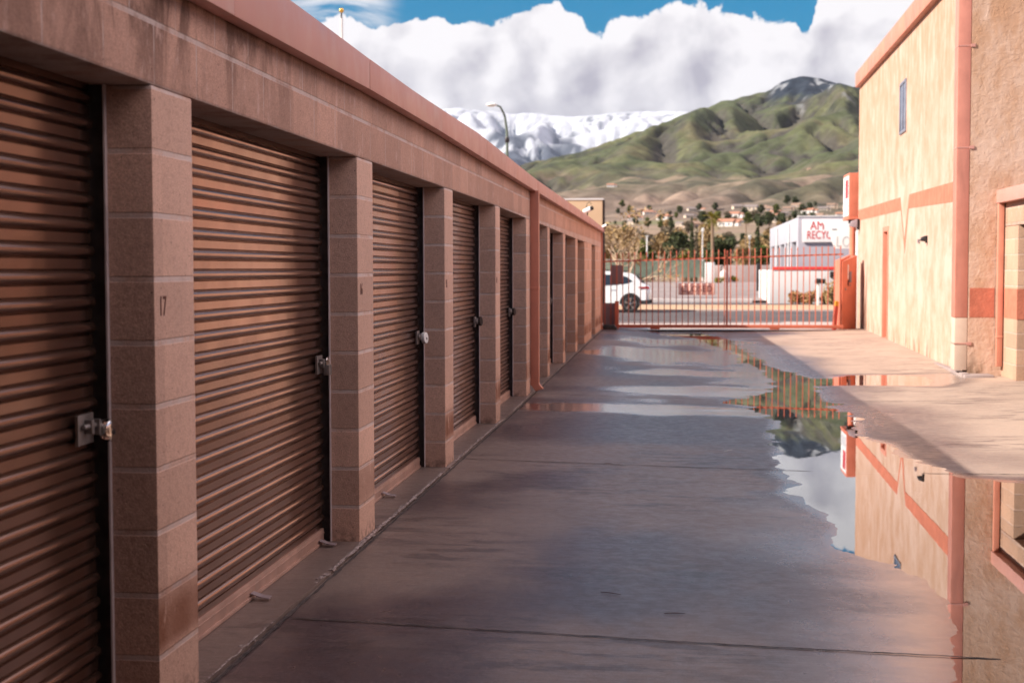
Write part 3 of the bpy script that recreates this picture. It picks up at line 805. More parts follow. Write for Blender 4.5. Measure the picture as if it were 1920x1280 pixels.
# ------------------------------------------------------------------ stucco building on the right
A2 = Vector((3.925, 19.75, 0)); B2 = Vector((4.49, 35.9, 0)); DW = (B2 - A2).normalized(); NW = Vector((-DW.y, DW.x, 0))   # NW points to the alley
LW = (B2 - A2).length
def wp(s, z, out=0.0):            # point on the alley wall: s metres from the near corner
    q = A2 + DW * s + NW * out; return (q.x, q.y, z)
def wall_prism(mb, loop, o0, o1):
    mb.prism([wp(s, z, o0) for s, z in loop], [wp(s, z, o1) for s, z in loop]); return mb
def wp_px(u, v):
    d = ray(u, v); t = NW.dot(A2) / (NW.x * d[0] + NW.y * d[1]); q = Vector((d[0] * t, d[1] * t, d[2] * t + EYE))
    return (q - A2).dot(DW), q.z
st = thing('stucco_building', (6, 27, 0), 'two storey cream stucco building with terracotta band and coping on the right', 'building')
TOPN, TOPF = 5.50, 5.86
def wtop(s): return TOPN + (TOPF - TOPN) * s / LW
b = MB()
loop = [(0, -.1), (LW, -.1), (LW, wtop(LW)), (0, wtop(0))]
ds0, ds1, dzt = 9.55, 10.35, 2.18
# alley wall with the door recess left open
b = MB()
for lp in ([(0, -.1), (ds0, -.1), (ds0, wtop(ds0)), (0, wtop(0))], [(ds1, -.1), (LW, -.1), (LW, wtop(LW)), (ds1, wtop(ds1))], [(ds0, dzt), (ds1, dzt), (ds1, wtop(ds1)), (ds0, wtop(ds0))]):
    wall_prism(b, lp, 0, -.35)
b.build('alley_wall', M_stucco, st)
b = MB(); b.box(A2.x + .004, 14, 19.725, 20.1, -.1, 5.3).build('front_wall', M_stucco_lace, st)
b = MB(); b.box(4.52, 14, 35.55, 35.88, -.1, 5.7); b.box(13.7, 14, 20.1, 35.55, -.1, 5.5); b.build('wall', M_stucco, st)
b = MB(); b.prism([(4.0, 19.8, 5.30), (14, 19.8, 5.25), (14, 35.8, 5.4), (4.5, 35.8, 5.62)], [(4.0, 19.8, 5.40), (14, 19.8, 5.35), (14, 35.8, 5.5), (4.5, 35.8, 5.72)]).build('roof', M_conc, st)
b = MB(); N = 5
for i in range(N):
    s0 = -.06 + (LW + .12) * i / N; s1 = -.06 + (LW + .12) * (i + 1) / N - .003
    wall_prism(b, [(s0, wtop(s0)), (s1, wtop(s1)), (s1, wtop(s1) + .34), (s0, wtop(s0) + .34)], .10, -.30)
b.build('coping', M_trim, st, bevel=.008)
b = MB(); b.box(A2.x + .24, 14, 19.66, 19.95, 5.3, 5.84).build('coping', M_trim, st, bevel=.008)
# painted band with its V notch
stripe = MB()
def stp(px): return [wp_px(u, v) for u, v in px]
sA = [(.85, 2.375), (6.38, 2.50), (6.87, 1.70), (7.53, 2.51), (LW - .01, 2.60), (LW - .01, 2.86), (7.60, 2.755), (6.96, 1.95), (6.30, 2.745), (.85, 2.665)]
def tri(loop, o0, o1):
    """fill a concave outline, then thicken it"""
    from mathutils.geometry import tessellate_polygon
    n = len(loop); T = tessellate_polygon([[Vector((s_, z_, 0)) for s_, z_ in loop]])
    vs = [wp(s_, z_, o1) for s_, z_ in loop] + [wp(s_, z_, o0) for s_, z_ in loop]
    fs = [tuple(t) for t in T] + [tuple(n + i for i in t[::-1]) for t in T] + [(i, (i + 1) % n, n + (i + 1) % n, n + i) for i in range(n)]
    me = bpy.data.meshes.new('painted_band'); me.from_pydata(vs, [], fs)
    bm = bmesh.new(); bm.from_mesh(me); bmesh.ops.recalc_face_normals(bm, faces=bm.faces); bm.to_mesh(me); bm.free(); return me
me = tri(sA, .004, -.004); me.materials.append(M_stripe); link('painted_band', me, st)
MB().box(A2.x + .02, 4.268, 19.7215, 19.7305, .775, 1.168).build('painted_band', M_stripe, st)
# narrow window
M_glass = mat_paint('window_glass', (.10, .115, .17), .12, 0, .1, 2, .7)
M_alu = mat_paint('aluminium', (.36, .36, .42), .35, .7, .1, 6)
b = MB(); s0, s1, z0, z1 = 6.86, 7.76, 3.92, 4.87
for lp in ([(s0, z0), (s1, z0), (s1, z0 + .05), (s0, z0 + .05)], [(s0, z1 - .05), (s1, z1 - .05), (s1, z1), (s0, z1)], [(s0, z0 + .05), (s0 + .05, z0 + .05), (s0 + .05, z1 - .05), (s0, z1 - .05)],
           [(s1 - .05, z0 + .05), (s1, z0 + .05), (s1, z1 - .05), (s1 - .05, z1 - .05)], [(s0 + .42, z0 + .05), (s0 + .46, z0 + .05), (s0 + .46, z1 - .05), (s0 + .42, z1 - .05)]):
    wall_prism(b, lp, .025, -.01)
fr_ = b.build('window', M_alu, st, bevel=.003)
wall_prism(MB(), [(s0 + .04, z0 + .04), (s1 - .04, z0 + .04), (s1 - .04, z1 - .04), (s0 + .04, z1 - .04)], .010, -.006).build('pane', M_glass, fr_)
# steel door in a recess
b = MB(); wall_prism(b, [(ds0 - .08, -.05), (ds0 + .004, -.05), (ds0 + .004, dzt + .1), (ds0 - .08, dzt + .1)], .02, -.12); wall_prism(b, [(ds1 - .004, -.05), (ds1 + .08, -.05), (ds1 + .08, dzt + .1), (ds1 - .004, dzt + .1)], .02, -.12)
wall_prism(b, [(ds0 + .004, dzt - .004), (ds1 - .004, dzt - .004), (ds1 - .004, dzt + .1), (ds0 + .004, dzt + .1)], .02, -.12)
df = b.build('door_frame', M_trim, st, bevel=.004)
dd = wall_prism(MB(), [(ds0, -.05), (ds1, -.05), (ds1, dzt), (ds0, dzt)], -.09, -.13).build('door', M_trim, df)
MB().sphere(wp(ds0 + .08, 1.0, -.05), .035).build('handle', M_steel, df, smooth=True)
# wall lamps
def wall_lamp(s, z, label, big=False):
    k = .6 if not big else 1.3
    o = thing('wall_lamp', wp(s, z, .02), label, 'wall lamp', 'lamps on the stucco wall')
    wall_prism(MB(), [(s - .07 * k, z - .1 * k), (s + .07 * k, z - .1 * k), (s + .07 * k, z + .1 * k), (s - .07 * k, z + .1 * k)], .05 * k, -.01).build('back_plate', M_dark_steel, o, bevel=.005)
    a = [wp(s - .085 * k, z + .1 * k, .05 * k), wp(s + .085 * k, z + .1 * k, .05 * k), wp(s + .085 * k, z - .06 * k, .05 * k), wp(s - .085 * k, z - .06 * k, .05 * k)]
    c_ = [wp(s - .06 * k, z + .06 * k, .16 * k), wp(s + .06 * k, z + .06 * k, .16 * k), wp(s + .06 * k, z - .04 * k, .2 * k), wp(s - .06 * k, z - .04 * k, .2 * k)]
    MB().prism(a, c_).build('hood', M_dark_steel if not big else M_greyback, o, bevel=.006)
    return o
wall_lamp(3.95, 1.90, 'small dark wall lamp right of the red door on the stucco wall')
wall_lamp(15.75, 2.50, 'grey hooded floodlight at the far corner of the stucco wall', True)
wall_prism(MB(), [(4.85, 1.86), (4.95, 1.86), (4.95, 1.92), (4.85, 1.92)], .03, -.01).build('faucet_box', M_greyback, st)
# big rectangular downspout at the near corner, brackets
b = MB(); wall_prism(b, [(-.02, .77), (.28, .77), (.28, 5.6), (-.02, 5.6)], .17, .002)
dn = b.build('downspout', mat_paint('corner_trim_paint', (.52, .21, .155), .5, 0, .1, 2.0, .4, .05, .3), st, bevel=.01)
b = MB(); wall_prism(b, [(-.018, .06), (.278, .06), (.278, .768), (-.018, .768)], .167, .002); b.build('downspout_foot', mat_paint('cream_paint', (.58, .44, .35), .6, 0, .06, 3), dn, bevel=.01)
for zc in (.42, 3.05, 4.4):
    b = MB(); wall_prism(b, [(-.024, zc - .008), (.284, zc - .008), (.284, zc + .008), (-.024, zc + .008)], .173, .0); b.box(A2.x - .01, A2.x + .05, 19.712, 19.724, zc - .02, zc + .02); b.build('bracket', M_coping, dn)
# white trim pole at the far corner
b = MB(); wall_prism(b, [(LW - .16, -.05), (LW - .02, -.05), (LW - .02, 2.35), (LW - .16, 2.35)], .06, .002); b.build('corner_pipe', M_white, st, bevel=.01)
# mortar kerb at the foot of the corner
b = MB(); wall_prism(b, [(-.25, -.08), (3.3, -.08), (3.3, -.005), (-.25, .035)], .10, .001)
o = b.build('wall_kerb', M_conc, bevel=.012); tag(o, 'worn mortar kerb along the foot of the stucco wall', 'kerb')
b = MB(); b.box(3.83, 4.22, 19.40, 19.718, -.09, .02)
o = b.build('splash_block', M_conc, bevel=.02); tag(o, 'stained concrete block at the near foot of the stucco corner', 'splash block')

# ------------------------------------------------------------------ storage row on the right
XR = 4.375
sr = thing('storage_row', (6, 15, 0), 'low storage row with pink coping abutting the stucco building at the right edge', 'storage building')
for y0, y1 in ((18.9, 19.735), (15.95, 16.35), (13.1, 13.5), (10.25, 10.65), (7.4, 7.8), (4.55, 4.95), (1.7, 2.1), (-1.2, -.8)):
    MB().box(XR, 4.8, y0, y1, -.1, 1.985).build('pier', M_block_tan, sr, bevel=.008)
MB().box(XR + .002, 4.8, -1.2, 19.735, 1.99, 2.36).build('header_wall', mat_block('tan_header', (.50, .32, .225), header=True, rusty=False, jw=.35), sr, bevel=.006)
MB().box(7, 7.2, -1.2, 19.7, -.1, 2.4).box(4.8, 7, -1.4, -1.2, -.1, 2.4).build('wall', M_block_tan, sr)
MB().box(4.4, 7.2, -1.3, 19.73, 2.40, 2.46).build('roof', M_conc, sr)
ycut = [-1.3, 1.7, 4.7, 7.7, 10.7, 13.7, 16.7, 19.735]
for y0, y1 in zip(ycut[:-1], ycut[1:]): MB().box(XR - .10, XR + .15, y0 + .002, y1 - .002, 2.30, 2.475).build('coping_panel', M_coping, sr, bevel=.006)
MB().box(XR - .09, XR - .015, 19.62, 19.70, .12, 2.30).box(XR - .095, XR - .01, 19.615, 19.705, .50, .53).build('downspout', M_trim, sr, bevel=.006)
prs = [(18.9, 19.735), (15.95, 16.35), (13.1, 13.5), (10.25, 10.65), (7.4, 7.8), (4.55, 4.95), (1.7, 2.1), (-1.2, -.8)]
for (a0, a1), (b0, b1) in zip(prs[:-1], prs[1:]):
    d = curtain_mesh(b1 + .012, a0 - .04, .1, 2.02).build('roll_up_door', M_curtain, sr, smooth=True)
    # mirror the curtain to face the alley from the right
    me = d.data; n = len(me.vertices); cc = np.empty(n * 3, np.float32); me.vertices.foreach_get('co', cc); cc = cc.reshape(-1, 3)
    cc[:, 0] = (XR + .19) - (cc[:, 0] - XD); me.vertices.foreach_set('co', cc.ravel()); me.flip_normals(); me.update()
    MB().box(XR + .175, XR + .205, b1 + .02, a0 - .05, .0, .1).build('bottom_bar', M_bottom, d, bevel=.003)
    for ye, s in ((b1, 1), (a0, -1)):
        f0, f1 = sorted((ye + s * .002, ye + s * .030)); b = MB(); b.box(XR + .155, XR + .162, f0, f1, -.03, 2.0)
        b.build('guide_rail', M_rail, d)

MB().box(XR - .003, XR + .2, 18.895, 19.61, .775, 1.168).build('painted_band', M_stripe, sr)
# ------------------------------------------------------------------ roof added out of view to darken the near doors and paving
cpz = thing('added_shade_roof', (1.3, -3, 2.6), 'unseen roof added above the camera to shade the near end of the alley', 'added roof')
MB().box(-1.9, 4.7, -8.6, 2.7, 2.72, 3.0).build('roof_slab', M_conc, cpz)
MB().box(-1.9, 4.7, 2.7, 2.82, 2.58, 3.2).build('fascia', M_coping, cpz, bevel=.01)
# ------------------------------------------------------------------ wall added behind the camera to block sky light from the rear
MB().box(-8, 12, -9, -8.6, -.3, 5.2).build('added_rear_wall', M_block_tan)
tag(bpy.data.objects['added_rear_wall'], 'unseen tan block wall added behind the camera to block sky light', 'wall')
# ------------------------------------------------------------------ sliding gate
GY = 33.35
gt = thing('sliding_gate', (1.0, GY, 0), 'long red barred sliding gate with pointed pickets closing the alley', 'gate')
def gtop(x): return 1.61 + .028 * (x + 1.6)
xb = -1.62; bars = []
while xb < 3.82:
    zt = gtop(xb) + .185; r = .0105
    b = MB(); b.box(xb - r, xb + r, GY - r, GY + r, .10, zt - .05)
    b.prism([(xb - .016, GY - .012, zt - .05), (xb + .016, GY - .012, zt - .05), (xb + .016, GY + .012, zt - .05), (xb - .016, GY + .012, zt - .05)],
            [(xb - .002, GY - .002, zt + .02), (xb + .002, GY - .002, zt + .02), (xb + .002, GY + .002, zt + .02), (xb - .002, GY + .002, zt + .02)])
    b.build('picket', M_gate, gt); xb += .1385
def hrail(z0, dz, x0, x1, th, y0):
    P0 = [(x0, y0 - th, gtop(x0) - 1.61 + z0 if dz else z0), (x0, y0 + th, gtop(x0) - 1.61 + z0 if dz else z0)]
    h = .035 if dz else .075
    za = (gtop(x0) - 1.61 + z0) if dz else z0; zb_ = (gtop(x1) - 1.61 + z0) if dz else z0
    return MB().prism([(x0, y0 - th, za), (x0, y0 + th, za), (x0, y0 + th, za + h), (x0, y0 - th, za + h)], [(x1, y0 - th, zb_), (x1, y0 + th, zb_), (x1, y0 + th, zb_ + h), (x1, y0 - th, zb_ + h)])
hrail(1.585, 1, -1.66, 3.85, .02, GY + .032).build('top_rail', M_gate, gt)
hrail(.055, 0, -1.35, 3.86, .03, GY - .005).build('bottom_rail', M_gate, gt, bevel=.004)
for u in (1363,): 
    x = at(u, 560, GY)[0]; MB().box(x - .02, x + .02, GY + .012, GY + .05, .13, gtop(x) + .16).build('stile', M_gate, gt)
for x in (-.45, 2.3): MB().box(x - .11, x + .11, GY - .03, GY + .03, .02, .056).build('roller_box', M_gate, gt, bevel=.006)
b = MB(); b.box(-1.7, 3.9, GY - .10, GY - .04, -.04, .012)
o = b.build('gate_track', M_dark_steel, bevel=.006); tag(o, 'dark steel track on the ground under the gate', 'gate track')
# plates hung on the gate
x0 = at(1145, 515, GY)[0]; x1 = at(1167, 515, GY)[0]; z1 = at(1156, 497, GY)[2]; z0 = at(1156, 533, GY)[2]
o = MB().box(x0, x1, GY + .055, GY + .062, z0, z1).build('sign_plate', M_greyback, bevel=.002); tag(o, 'blank grey back of a sign plate hung high on the gate at the left', 'sign')
x0 = at(1130, 590, GY)[0]; x1 = at(1154, 590, GY)[0]; z1 = at(1142, 568, GY)[2]; z0 = at(1142, 611, GY)[2]
o = MB().box(x0, x1, GY + .055, GY + .065, z0, z1).box(x1 - .02, x1 + .0, GY + .054, GY + .068, z0, z1).build('kick_plate', M_greyback, bevel=.002); tag(o, 'grey metal plate low on the gate beside the storage building', 'plate')
x0 = at(1157, 590, GY)[0]
o = MB().box(x0 - .045, x0 + .045, GY - .16, GY - .07, -.04, .66).box(x0 - .05, x0 + .05, GY - .165, GY - .065, .66, .68).build('gate_stop_post', M_gate, bevel=.005); tag(o, 'short red stop post at the left end of the gate', 'post')
# closed sign
x0 = at(1272, 541, GY)[0]; x1 = at(1341, 541, GY)[0]; z1 = at(1305, 531, GY)[2]; z0 = at(1305, 553, GY)[2]
cs = thing('closed_sign', ((x0 + x1) / 2, GY + .05, z0), 'pale pink CLOSED sign hung behind the gate pickets', 'sign')
MB().box(x0, x1, GY + .028, GY + .034, z0, z1).build('board', mat_paint('pale_pink_board', (.88, .70, .64), .6, 0, .06, 3), cs, bevel=.002)
text_mesh('lettering', 'CLOSED', .20, frame_matrix(((x0 + x1) / 2, GY + .0265, (z0 + z1) / 2), (1, 0, 0), (0, 0, 1)), mat_paint('sign_brown', (.24, .075, .05), .7, 0, .1, 9), cs, .001, .92, 1.08)
# rubber block at the end of the wall
p = at(1130, 625, 32.6)
o = MB().box(-1.68, -1.31, 32.45, 32.8, -.05, .10).prism([(-1.66, 32.47, .10), (-1.33, 32.47, .10), (-1.33, 32.78, .10), (-1.66, 32.78, .10)], [(-1.62, 32.5, .155), (-1.37, 32.5, .155), (-1.37, 32.75, .155), (-1.62, 32.75, .155)]).build('wheel_block', M_black, bevel=.012)
tag(o, 'black rubber block on the ground at the end of the storage wall', 'block')
# operator housing and its post
x0 = at(1574, 560, 34.0)[0]; x1 = at(1610, 560, 34.9)[0]
gh = thing('gate_housing', (4.1, 34.3, 0), 'tall red steel gate operator housing at the right end of the gate', 'gate housing')
zt = at(1574, 488, 34.0)[2]; zt2 = at(1604, 477, 34.6)[2]
b = MB()
b.prism([(x0, 34.0, .0), (x0 + .34, 34.75, .0), (x0 + .34, 35.0, .0), (x0, 35.0, .0)], [(x0, 34.0, zt), (x0 + .34, 34.75, zt2), (x0 + .34, 35.0, zt2), (x0, 35.0, zt)])
b.prism([(x0 + .05, 33.93, .0), (x0 + .43, 34.30, .0), (x0 + .43, 34.66, .0), (x0 + .05, 34.66, .0)], [(x0 + .05, 33.93, zt - .03), (x0 + .43, 34.30, zt2 - .02), (x0 + .43, 34.66, zt2 - .02), (x0 + .05, 34.66, zt - .03)])
b.build('cabinet', M_red, gh, bevel=.008)
dirw = Vector((.38, .37, 0)).normalized(); nrm = Vector((.37, -.38, 0)).normalized()
def hp(s, z, out): q = Vector((x0 + .05, 33.93, z)) + dirw * s + nrm * out; return tuple(q)
def hbox(mb, s0, s1, z0, z1, t): return mb.prism([hp(s0, z0, -.004), hp(s1, z0, -.004), hp(s1, z1, -.004), hp(s0, z1, -.004)], [hp(s0, z0, t), hp(s1, z0, t), hp(s1, z1, t), hp(s0, z1, t)])
hbox(MB(), .20, .225, 1.18, 1.52, .006).build('white_label', M_white, gh)
hbox(MB(), .25, .31, 1.10, 1.36, .03).build('control_box', M_greyback, gh, bevel=.004)
hbox(MB(), .20, .216, 1.02, 1.16, .02).build('handle', M_dark_steel, gh, bevel=.003)
hbox(hbox(MB(), .10, .14, .92, .97, .012), .27, .31, 1.02, 1.06, .012).build('lock', M_steel, gh, bevel=.003)
# bollard before the housing
x = at(1563, 590, 33.7)[0] + .06
bo = thing('bollard', (x, 33.7, 0), 'leaning red bollard with yellow top beside the gate housing', 'bollard')
MB().tube([(x - .05, 33.7, -.02), (x, 33.72, .56)], .055, 14).build('post', mat_paint('bollard_red', (.55, .085, .06), .55, 0, .15, 5), bo, smooth=True)
MB().tube([(x + .0003, 33.7202, .56), (x + .008, 33.723, .66), (x + .009, 33.723, .675)], [.056, .054, .035], 14).build('cap', mat_paint('bollard_yellow', (.75, .36, .03), .55, 0, .1, 5), bo, smooth=True)
# street sign box on its post
SY = 37.2; xs0 = at(1592.5, 366, SY)[0]; xs1 = at(1612, 366, SY)[0] + .06; zb = at(1600, 409, SY)[2]; zt = at(1600, 324, SY)[2]
ss = thing('box_sign', ((xs0 + xs1) / 2, SY + .5, -.12), 'red box sign with white face on a red pole behind the stucco corner', 'sign')
MB().box(xs0, xs1, SY, SY + 1.25, zb, zt).box(xs0 - .02, xs1 + .02, SY - .02, SY + 1.27, zb - .03, zb + .015).build('case', M_red, ss, bevel=.01)
fce = MB().box(xs0 - .012, xs0 - .002, SY + .07, SY + 1.18, zb + .07, zt - .07).build('face_panel', mat_paint('sign_white', (.78, .76, .76), .35, 0, .04, 2), ss)
MB().box(xs0 - .0155, xs0 - .0125, SY + .16, SY + .72, zb + .52, zt - .16).build('red_panel', mat_paint('sign_red', (.50, .03, .04), .4, 0, .1, 4), fce)
b = MB()
for k in range(4):
    b.box(xs0 - .0155, xs0 - .0125, SY + .16 + .24 * k, SY + .30 + .24 * k, zb + .14, zb + .42)
b.build('grey_marks', mat_paint('sign_grey', (.42, .42, .46), .5, 0, .1, 6), fce)
MB().tube([((xs0 + xs1) / 2, SY + .5, -.15), ((xs0 + xs1) / 2, SY + .5, zb)], .085, 16).build('pole', M_red, ss, smooth=True)
MB().box((xs0 + xs1) / 2 - .11, (xs0 + xs1) / 2 + .11, SY + .4, SY + .6, zb - .12, zb - .028).build('mounting_plate', M_dark_steel, ss, bevel=.006)

# ------------------------------------------------------------------ hills and mountains
def erode(h, dx, iters, K, m=.45, seed=0):
    """stream-power erosion on a height grid: carves branching gullies; border cells stay"""
    ny, nx = h.shape; n = ny * nx; idx = np.arange(n).reshape(ny, nx)
    offs = [(-1, -1), (-1, 0), (-1, 1), (0, -1), (0, 1), (1, -1), (1, 0), (1, 1)]
    for it in range(iters):
        best = np.full((ny, nx), 1e-6); rec = idx.copy(); dist = np.full((ny, nx), dx)
        for dy, dxo in offs:
            y0, y1 = max(0, -dy), ny - max(0, dy); x0, x1 = max(0, -dxo), nx - max(0, dxo)
            dd = dx * math.hypot(dy, dxo)
            s = np.full((ny, nx), -1.0); s[y0:y1, x0:x1] = (h[y0:y1, x0:x1] - h[y0 + dy:y1 + dy, x0 + dxo:x1 + dxo]) / dd
            r = np.zeros((ny, nx), np.int64); r[y0:y1, x0:x1] = idx[y0 + dy:y1 + dy, x0 + dxo:x1 + dxo]
            w = s > best; best[w] = s[w]; rec[w] = r[w]; dist[w] = dd
        rec[0, :] = idx[0, :]
        order = np.argsort(h, axis=None)[::-1]
        rl = rec.ravel().tolist(); area = [dx * dx] * n
        ol = order.tolist()
        for i in ol:
            j = rl[i]
            if j != i: area[j] += area[i]
        A = np.array(area) ** m
        F = (K * A / dist.ravel()).tolist(); hl = h.ravel().tolist()
        for i in reversed(ol):
            j = rl[i]
            if j != i and hl[j] < hl[i]: hl[i] = (hl[i] + F[i] * hl[j]) / (1 + F[i])
        h = np.array(hl).reshape(ny, nx)
        p = np.pad(h, 1, mode='edge')
        h = h * .95 + .05 * (p[:-2, 1:-1] + p[2:, 1:-1] + p[1:-1, :-2] + p[1:-1, 2:]) / 4
    return h
def up_px(vpx_list, X, Y):         # elevation tangent of a crest line listed as photo pixels
    us = np.array([(u - 1265) / FPX for u, v in vpx_list]); vs = np.array([(503 - v + .004 * (u - 1265)) / FPX for u, v in vpx_list])
    return np.interp(X / Y, us, vs)
def mat_terrain(name, scale, rough=.95, detail=.25):
    g = material(name)
    a = g.n('ShaderNodeAttribute', attribute_name='albedo').outputs['Color']
    n = g.noise(g.obj, scale, 6, .65)
    c = g.mix(1.0, a, g.mix(g.mr(n, .3, .7), (1 - detail,) * 3, (1 + detail,) * 3), 'MULTIPLY')
    return setp(g, color=c, rough=rough, spec=.1, normal=g.bump(n, .5, .15 / scale))
# green hill: crest about four kilometres off
GREEN = [(700, 380), (860, 350), (960, 312), (1000, 300), (1050, 290), (1100, 278), (1150, 262), (1200, 245), (1250, 228), (1300, 210), (1350, 195), (1400, 185), (1428, 179), (1445, 166), (1470, 157), (1500, 153), (1530, 158), (1560, 167), (1600, 176), (1640, 172), (1700, 190), (1800, 230), (2000, 300), (2300, 380)]
dxg = 9.0; gx = np.arange(-1000, 1500, dxg); gy = np.arange(1250, 4700, dxg)
X, Y = np.meshgrid(gx, gy)
YC = 3900 + 250 * (fbm(X * .0012, X * 0, 3, 8) - .5)
t = (Y - 1250) / (YC - 1250)
crest = up_px(GREEN, X, np.full_like(X, 1.0) * YC) * YC + EYE
prof_ = np.where(t < 1, np.clip(t, 0, 1) ** 1.25, 1 - (t - 1) * 1.4)
spur = (fbm(X * .0035 + 2, Y * .0011, 3, 91) - .5)
h0 = 45 + (crest - 45) * prof_ * (1 + (.95 * spur + .35 * (fbm(X * .009, Y * .003, 3, 90) - .5)) * sstep(0, .25, t) * (1 - sstep(.7, 1, t))) + 60 * (fbm(X * .004, Y * .004, 4, 92) - .5) * sstep(.03, .3, t) + rng.normal(0, 1.2, X.shape)
hh = erode(h0, dxg, 30, .05, .5)
hh = hh + (fbm(X * .02, Y * .02, 3, 93) - .5) * 7 * sstep(.05, .3, t)
tanx = X / Y
bins = np.linspace(-.26, .38, 200); appar = (hh - EYE) / Y
mx = np.array([np.max(np.where(np.abs(tanx - b_) < .0032, appar, 0)) if np.any(np.abs(tanx - b_) < .0032) else 1 for b_ in bins])
want = up_px(GREEN, bins, np.ones_like(bins))
ratio = np.interp(tanx, bins, np.clip(want / np.maximum(mx, 1e-3), .5, 2.2))
hh = 45 + (hh - 45) * (1 + (ratio - 1) * sstep(.0, .6, t))
hh = np.where(Y < 1330, np.minimum(hh, 48), hh) - 4 * (1 - sstep(1250, 1340, Y))
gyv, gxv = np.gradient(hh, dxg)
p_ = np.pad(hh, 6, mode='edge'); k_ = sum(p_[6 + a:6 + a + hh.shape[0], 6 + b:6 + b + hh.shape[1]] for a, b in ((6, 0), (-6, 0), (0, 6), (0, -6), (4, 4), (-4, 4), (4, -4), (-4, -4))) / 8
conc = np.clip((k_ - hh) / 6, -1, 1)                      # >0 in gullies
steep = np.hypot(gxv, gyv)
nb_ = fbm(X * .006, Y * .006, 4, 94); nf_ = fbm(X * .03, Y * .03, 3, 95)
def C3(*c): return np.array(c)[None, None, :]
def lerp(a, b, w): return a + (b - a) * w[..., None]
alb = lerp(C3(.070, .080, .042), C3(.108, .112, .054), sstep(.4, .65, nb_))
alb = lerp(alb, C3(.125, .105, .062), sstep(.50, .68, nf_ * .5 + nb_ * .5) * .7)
gully_dark = np.clip(sstep(.05, .6, conc) * .9 + sstep(.0, .5, gxv) * .5 * sstep(.3, .6, nf_) + sstep(.6, .95, steep) * .3, 0, 1)  # darker in gullies, on slopes rising rightwards and on steep ground
alb = lerp(alb, C3(.060, .052, .050), gully_dark * .85)
scrub = sstep(.52, .62, fbm(X * .045, Y * .03, 3, 111)) * sstep(.4, .6, fbm(X * .004, Y * .004, 3, 112))
alb = lerp(alb, C3(.045, .046, .038), scrub * .7)
low = sstep(165, 90, hh + (nb_ - .5) * 90)
alb = lerp(alb, lerp(C3(.145, .115, .085), C3(.075, .068, .050), sstep(.42, .6, nf_)), low * .8)
field = sstep(110, 80, hh) * sstep(.07, .02, tanx + (nb_ - .5) * .05)
alb = lerp(alb, lerp(C3(.20, .145, .115), C3(.15, .110, .09), sstep(.4, .6, fbm(X * .004, Y * .012, 3, 96))), field * .8)
cut = np.clip(sstep(.62, .66, fbm(X * .011, Y * .018, 3, 97)) * sstep(170, 120, hh) * sstep(60, 90, hh), 0, 1)
alb = lerp(alb, C3(.34, .24, .18), cut * .45)
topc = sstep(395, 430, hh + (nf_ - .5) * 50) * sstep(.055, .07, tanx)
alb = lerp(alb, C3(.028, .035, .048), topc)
snow = sstep(.72, .76, fbm(X * .035, Y * .02, 4, 98)) * sstep(330, 400, hh) * sstep(.06, .075, tanx)
alb = lerp(alb, C3(.45, .46, .48), snow * .45)
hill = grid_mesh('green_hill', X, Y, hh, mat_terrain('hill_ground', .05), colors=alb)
struct(hill, 'steep green hill with dark gullies rising behind the town', 'hill')
def hill_z(x, y):
    j = int(np.clip((x - gx[0]) / dxg, 0, len(gx) - 1)); i = int(np.clip((y - gy[0]) / dxg, 0, len(gy) - 1)); return float(hh[i, j])

# snowy range, some eighteen kilometres off
SNOW = [(500, 230), (700, 225), (830, 200), (860, 199), (890, 203), (930, 205), (965, 211), (1000, 210), (1040, 216), (1075, 219), (1110, 217), (1150, 213), (1190, 211), (1230, 212), (1270, 213), (1300, 214), (1350, 218), (1420, 225), (1600, 250), (1900, 280)]
dxs = 42.0; sx = np.arange(-4600, 3400, dxs); sy = np.arange(13200, 20400, dxs)
X, Y = np.meshgrid(sx, sy)
YC = 18600 + 900 * (fbm(X * .0004, X * 0, 3, 108) - .5)
t = (Y - 13200) / (YC - 13200)
crest = up_px(SNOW, X, YC) * YC
h0 = 150 + (crest - 150) * np.where(t < 1, np.clip(t, 0, 1) ** 1.05, 1 - (t - 1) * 1.2) * (1 + 1.0 * (fbm(X * .0009 + 1.2 * fbm(X * .0006, Y * .0006, 4, 77), Y * .0010, 4, 191, .5) - .5) * sstep(0, .3, t) * (1 - sstep(.75, 1, t))) + 260 * (fbm(X * .001, Y * .001, 4, 192) - .5) * sstep(.02, .3, t) + rng.normal(0, 9, X.shape)
hs = erode(h0, dxs, 26, .04, .5)
tanx = X / Y; appar = hs / Y
mx = np.array([np.max(np.where(np.abs(tanx - b_) < .0035, appar, 0)) if np.any(np.abs(tanx - b_) < .0035) else 1 for b_ in bins])
want = up_px(SNOW, bins, np.ones_like(bins))
ratio = np.interp(tanx, bins, np.clip(want / np.maximum(mx, 1e-3), .6, 1.8))
hs = 150 + (hs - 150) * (1 + (ratio - 1) * sstep(0, .6, t))
gyv, gxv = np.gradient(hs, dxs); steep = np.hypot(gxv, gyv)
nb_ = fbm(X * .002, Y * .002, 4, 194); nf_ = fbm(X * .006, Y * .006, 3, 195)
rock = C3(.070, .078, .100) + 0 * X[..., None]
line = 1500 + (nb_ - .5) * 750
sn = sstep(-120, 120, hs - line) * (1 - .85 * sstep(.46, .60, nf_ * .6 + nb_ * .4) * sstep(.30, .6, steep))
sn = np.clip(sn + .8 * sstep(.52, .62, nf_) * sstep(-520, -150, hs - line), 0, 1)
alb = lerp(rock, C3(.47, .485, .53), sn)
rng_o = grid_mesh('snow_mountains', X, Y, hs, mat_terrain('snow_ground', .008, .8, .12), colors=alb)
struct(rng_o, 'snow covered mountain range under the clouds far behind', 'mountains')

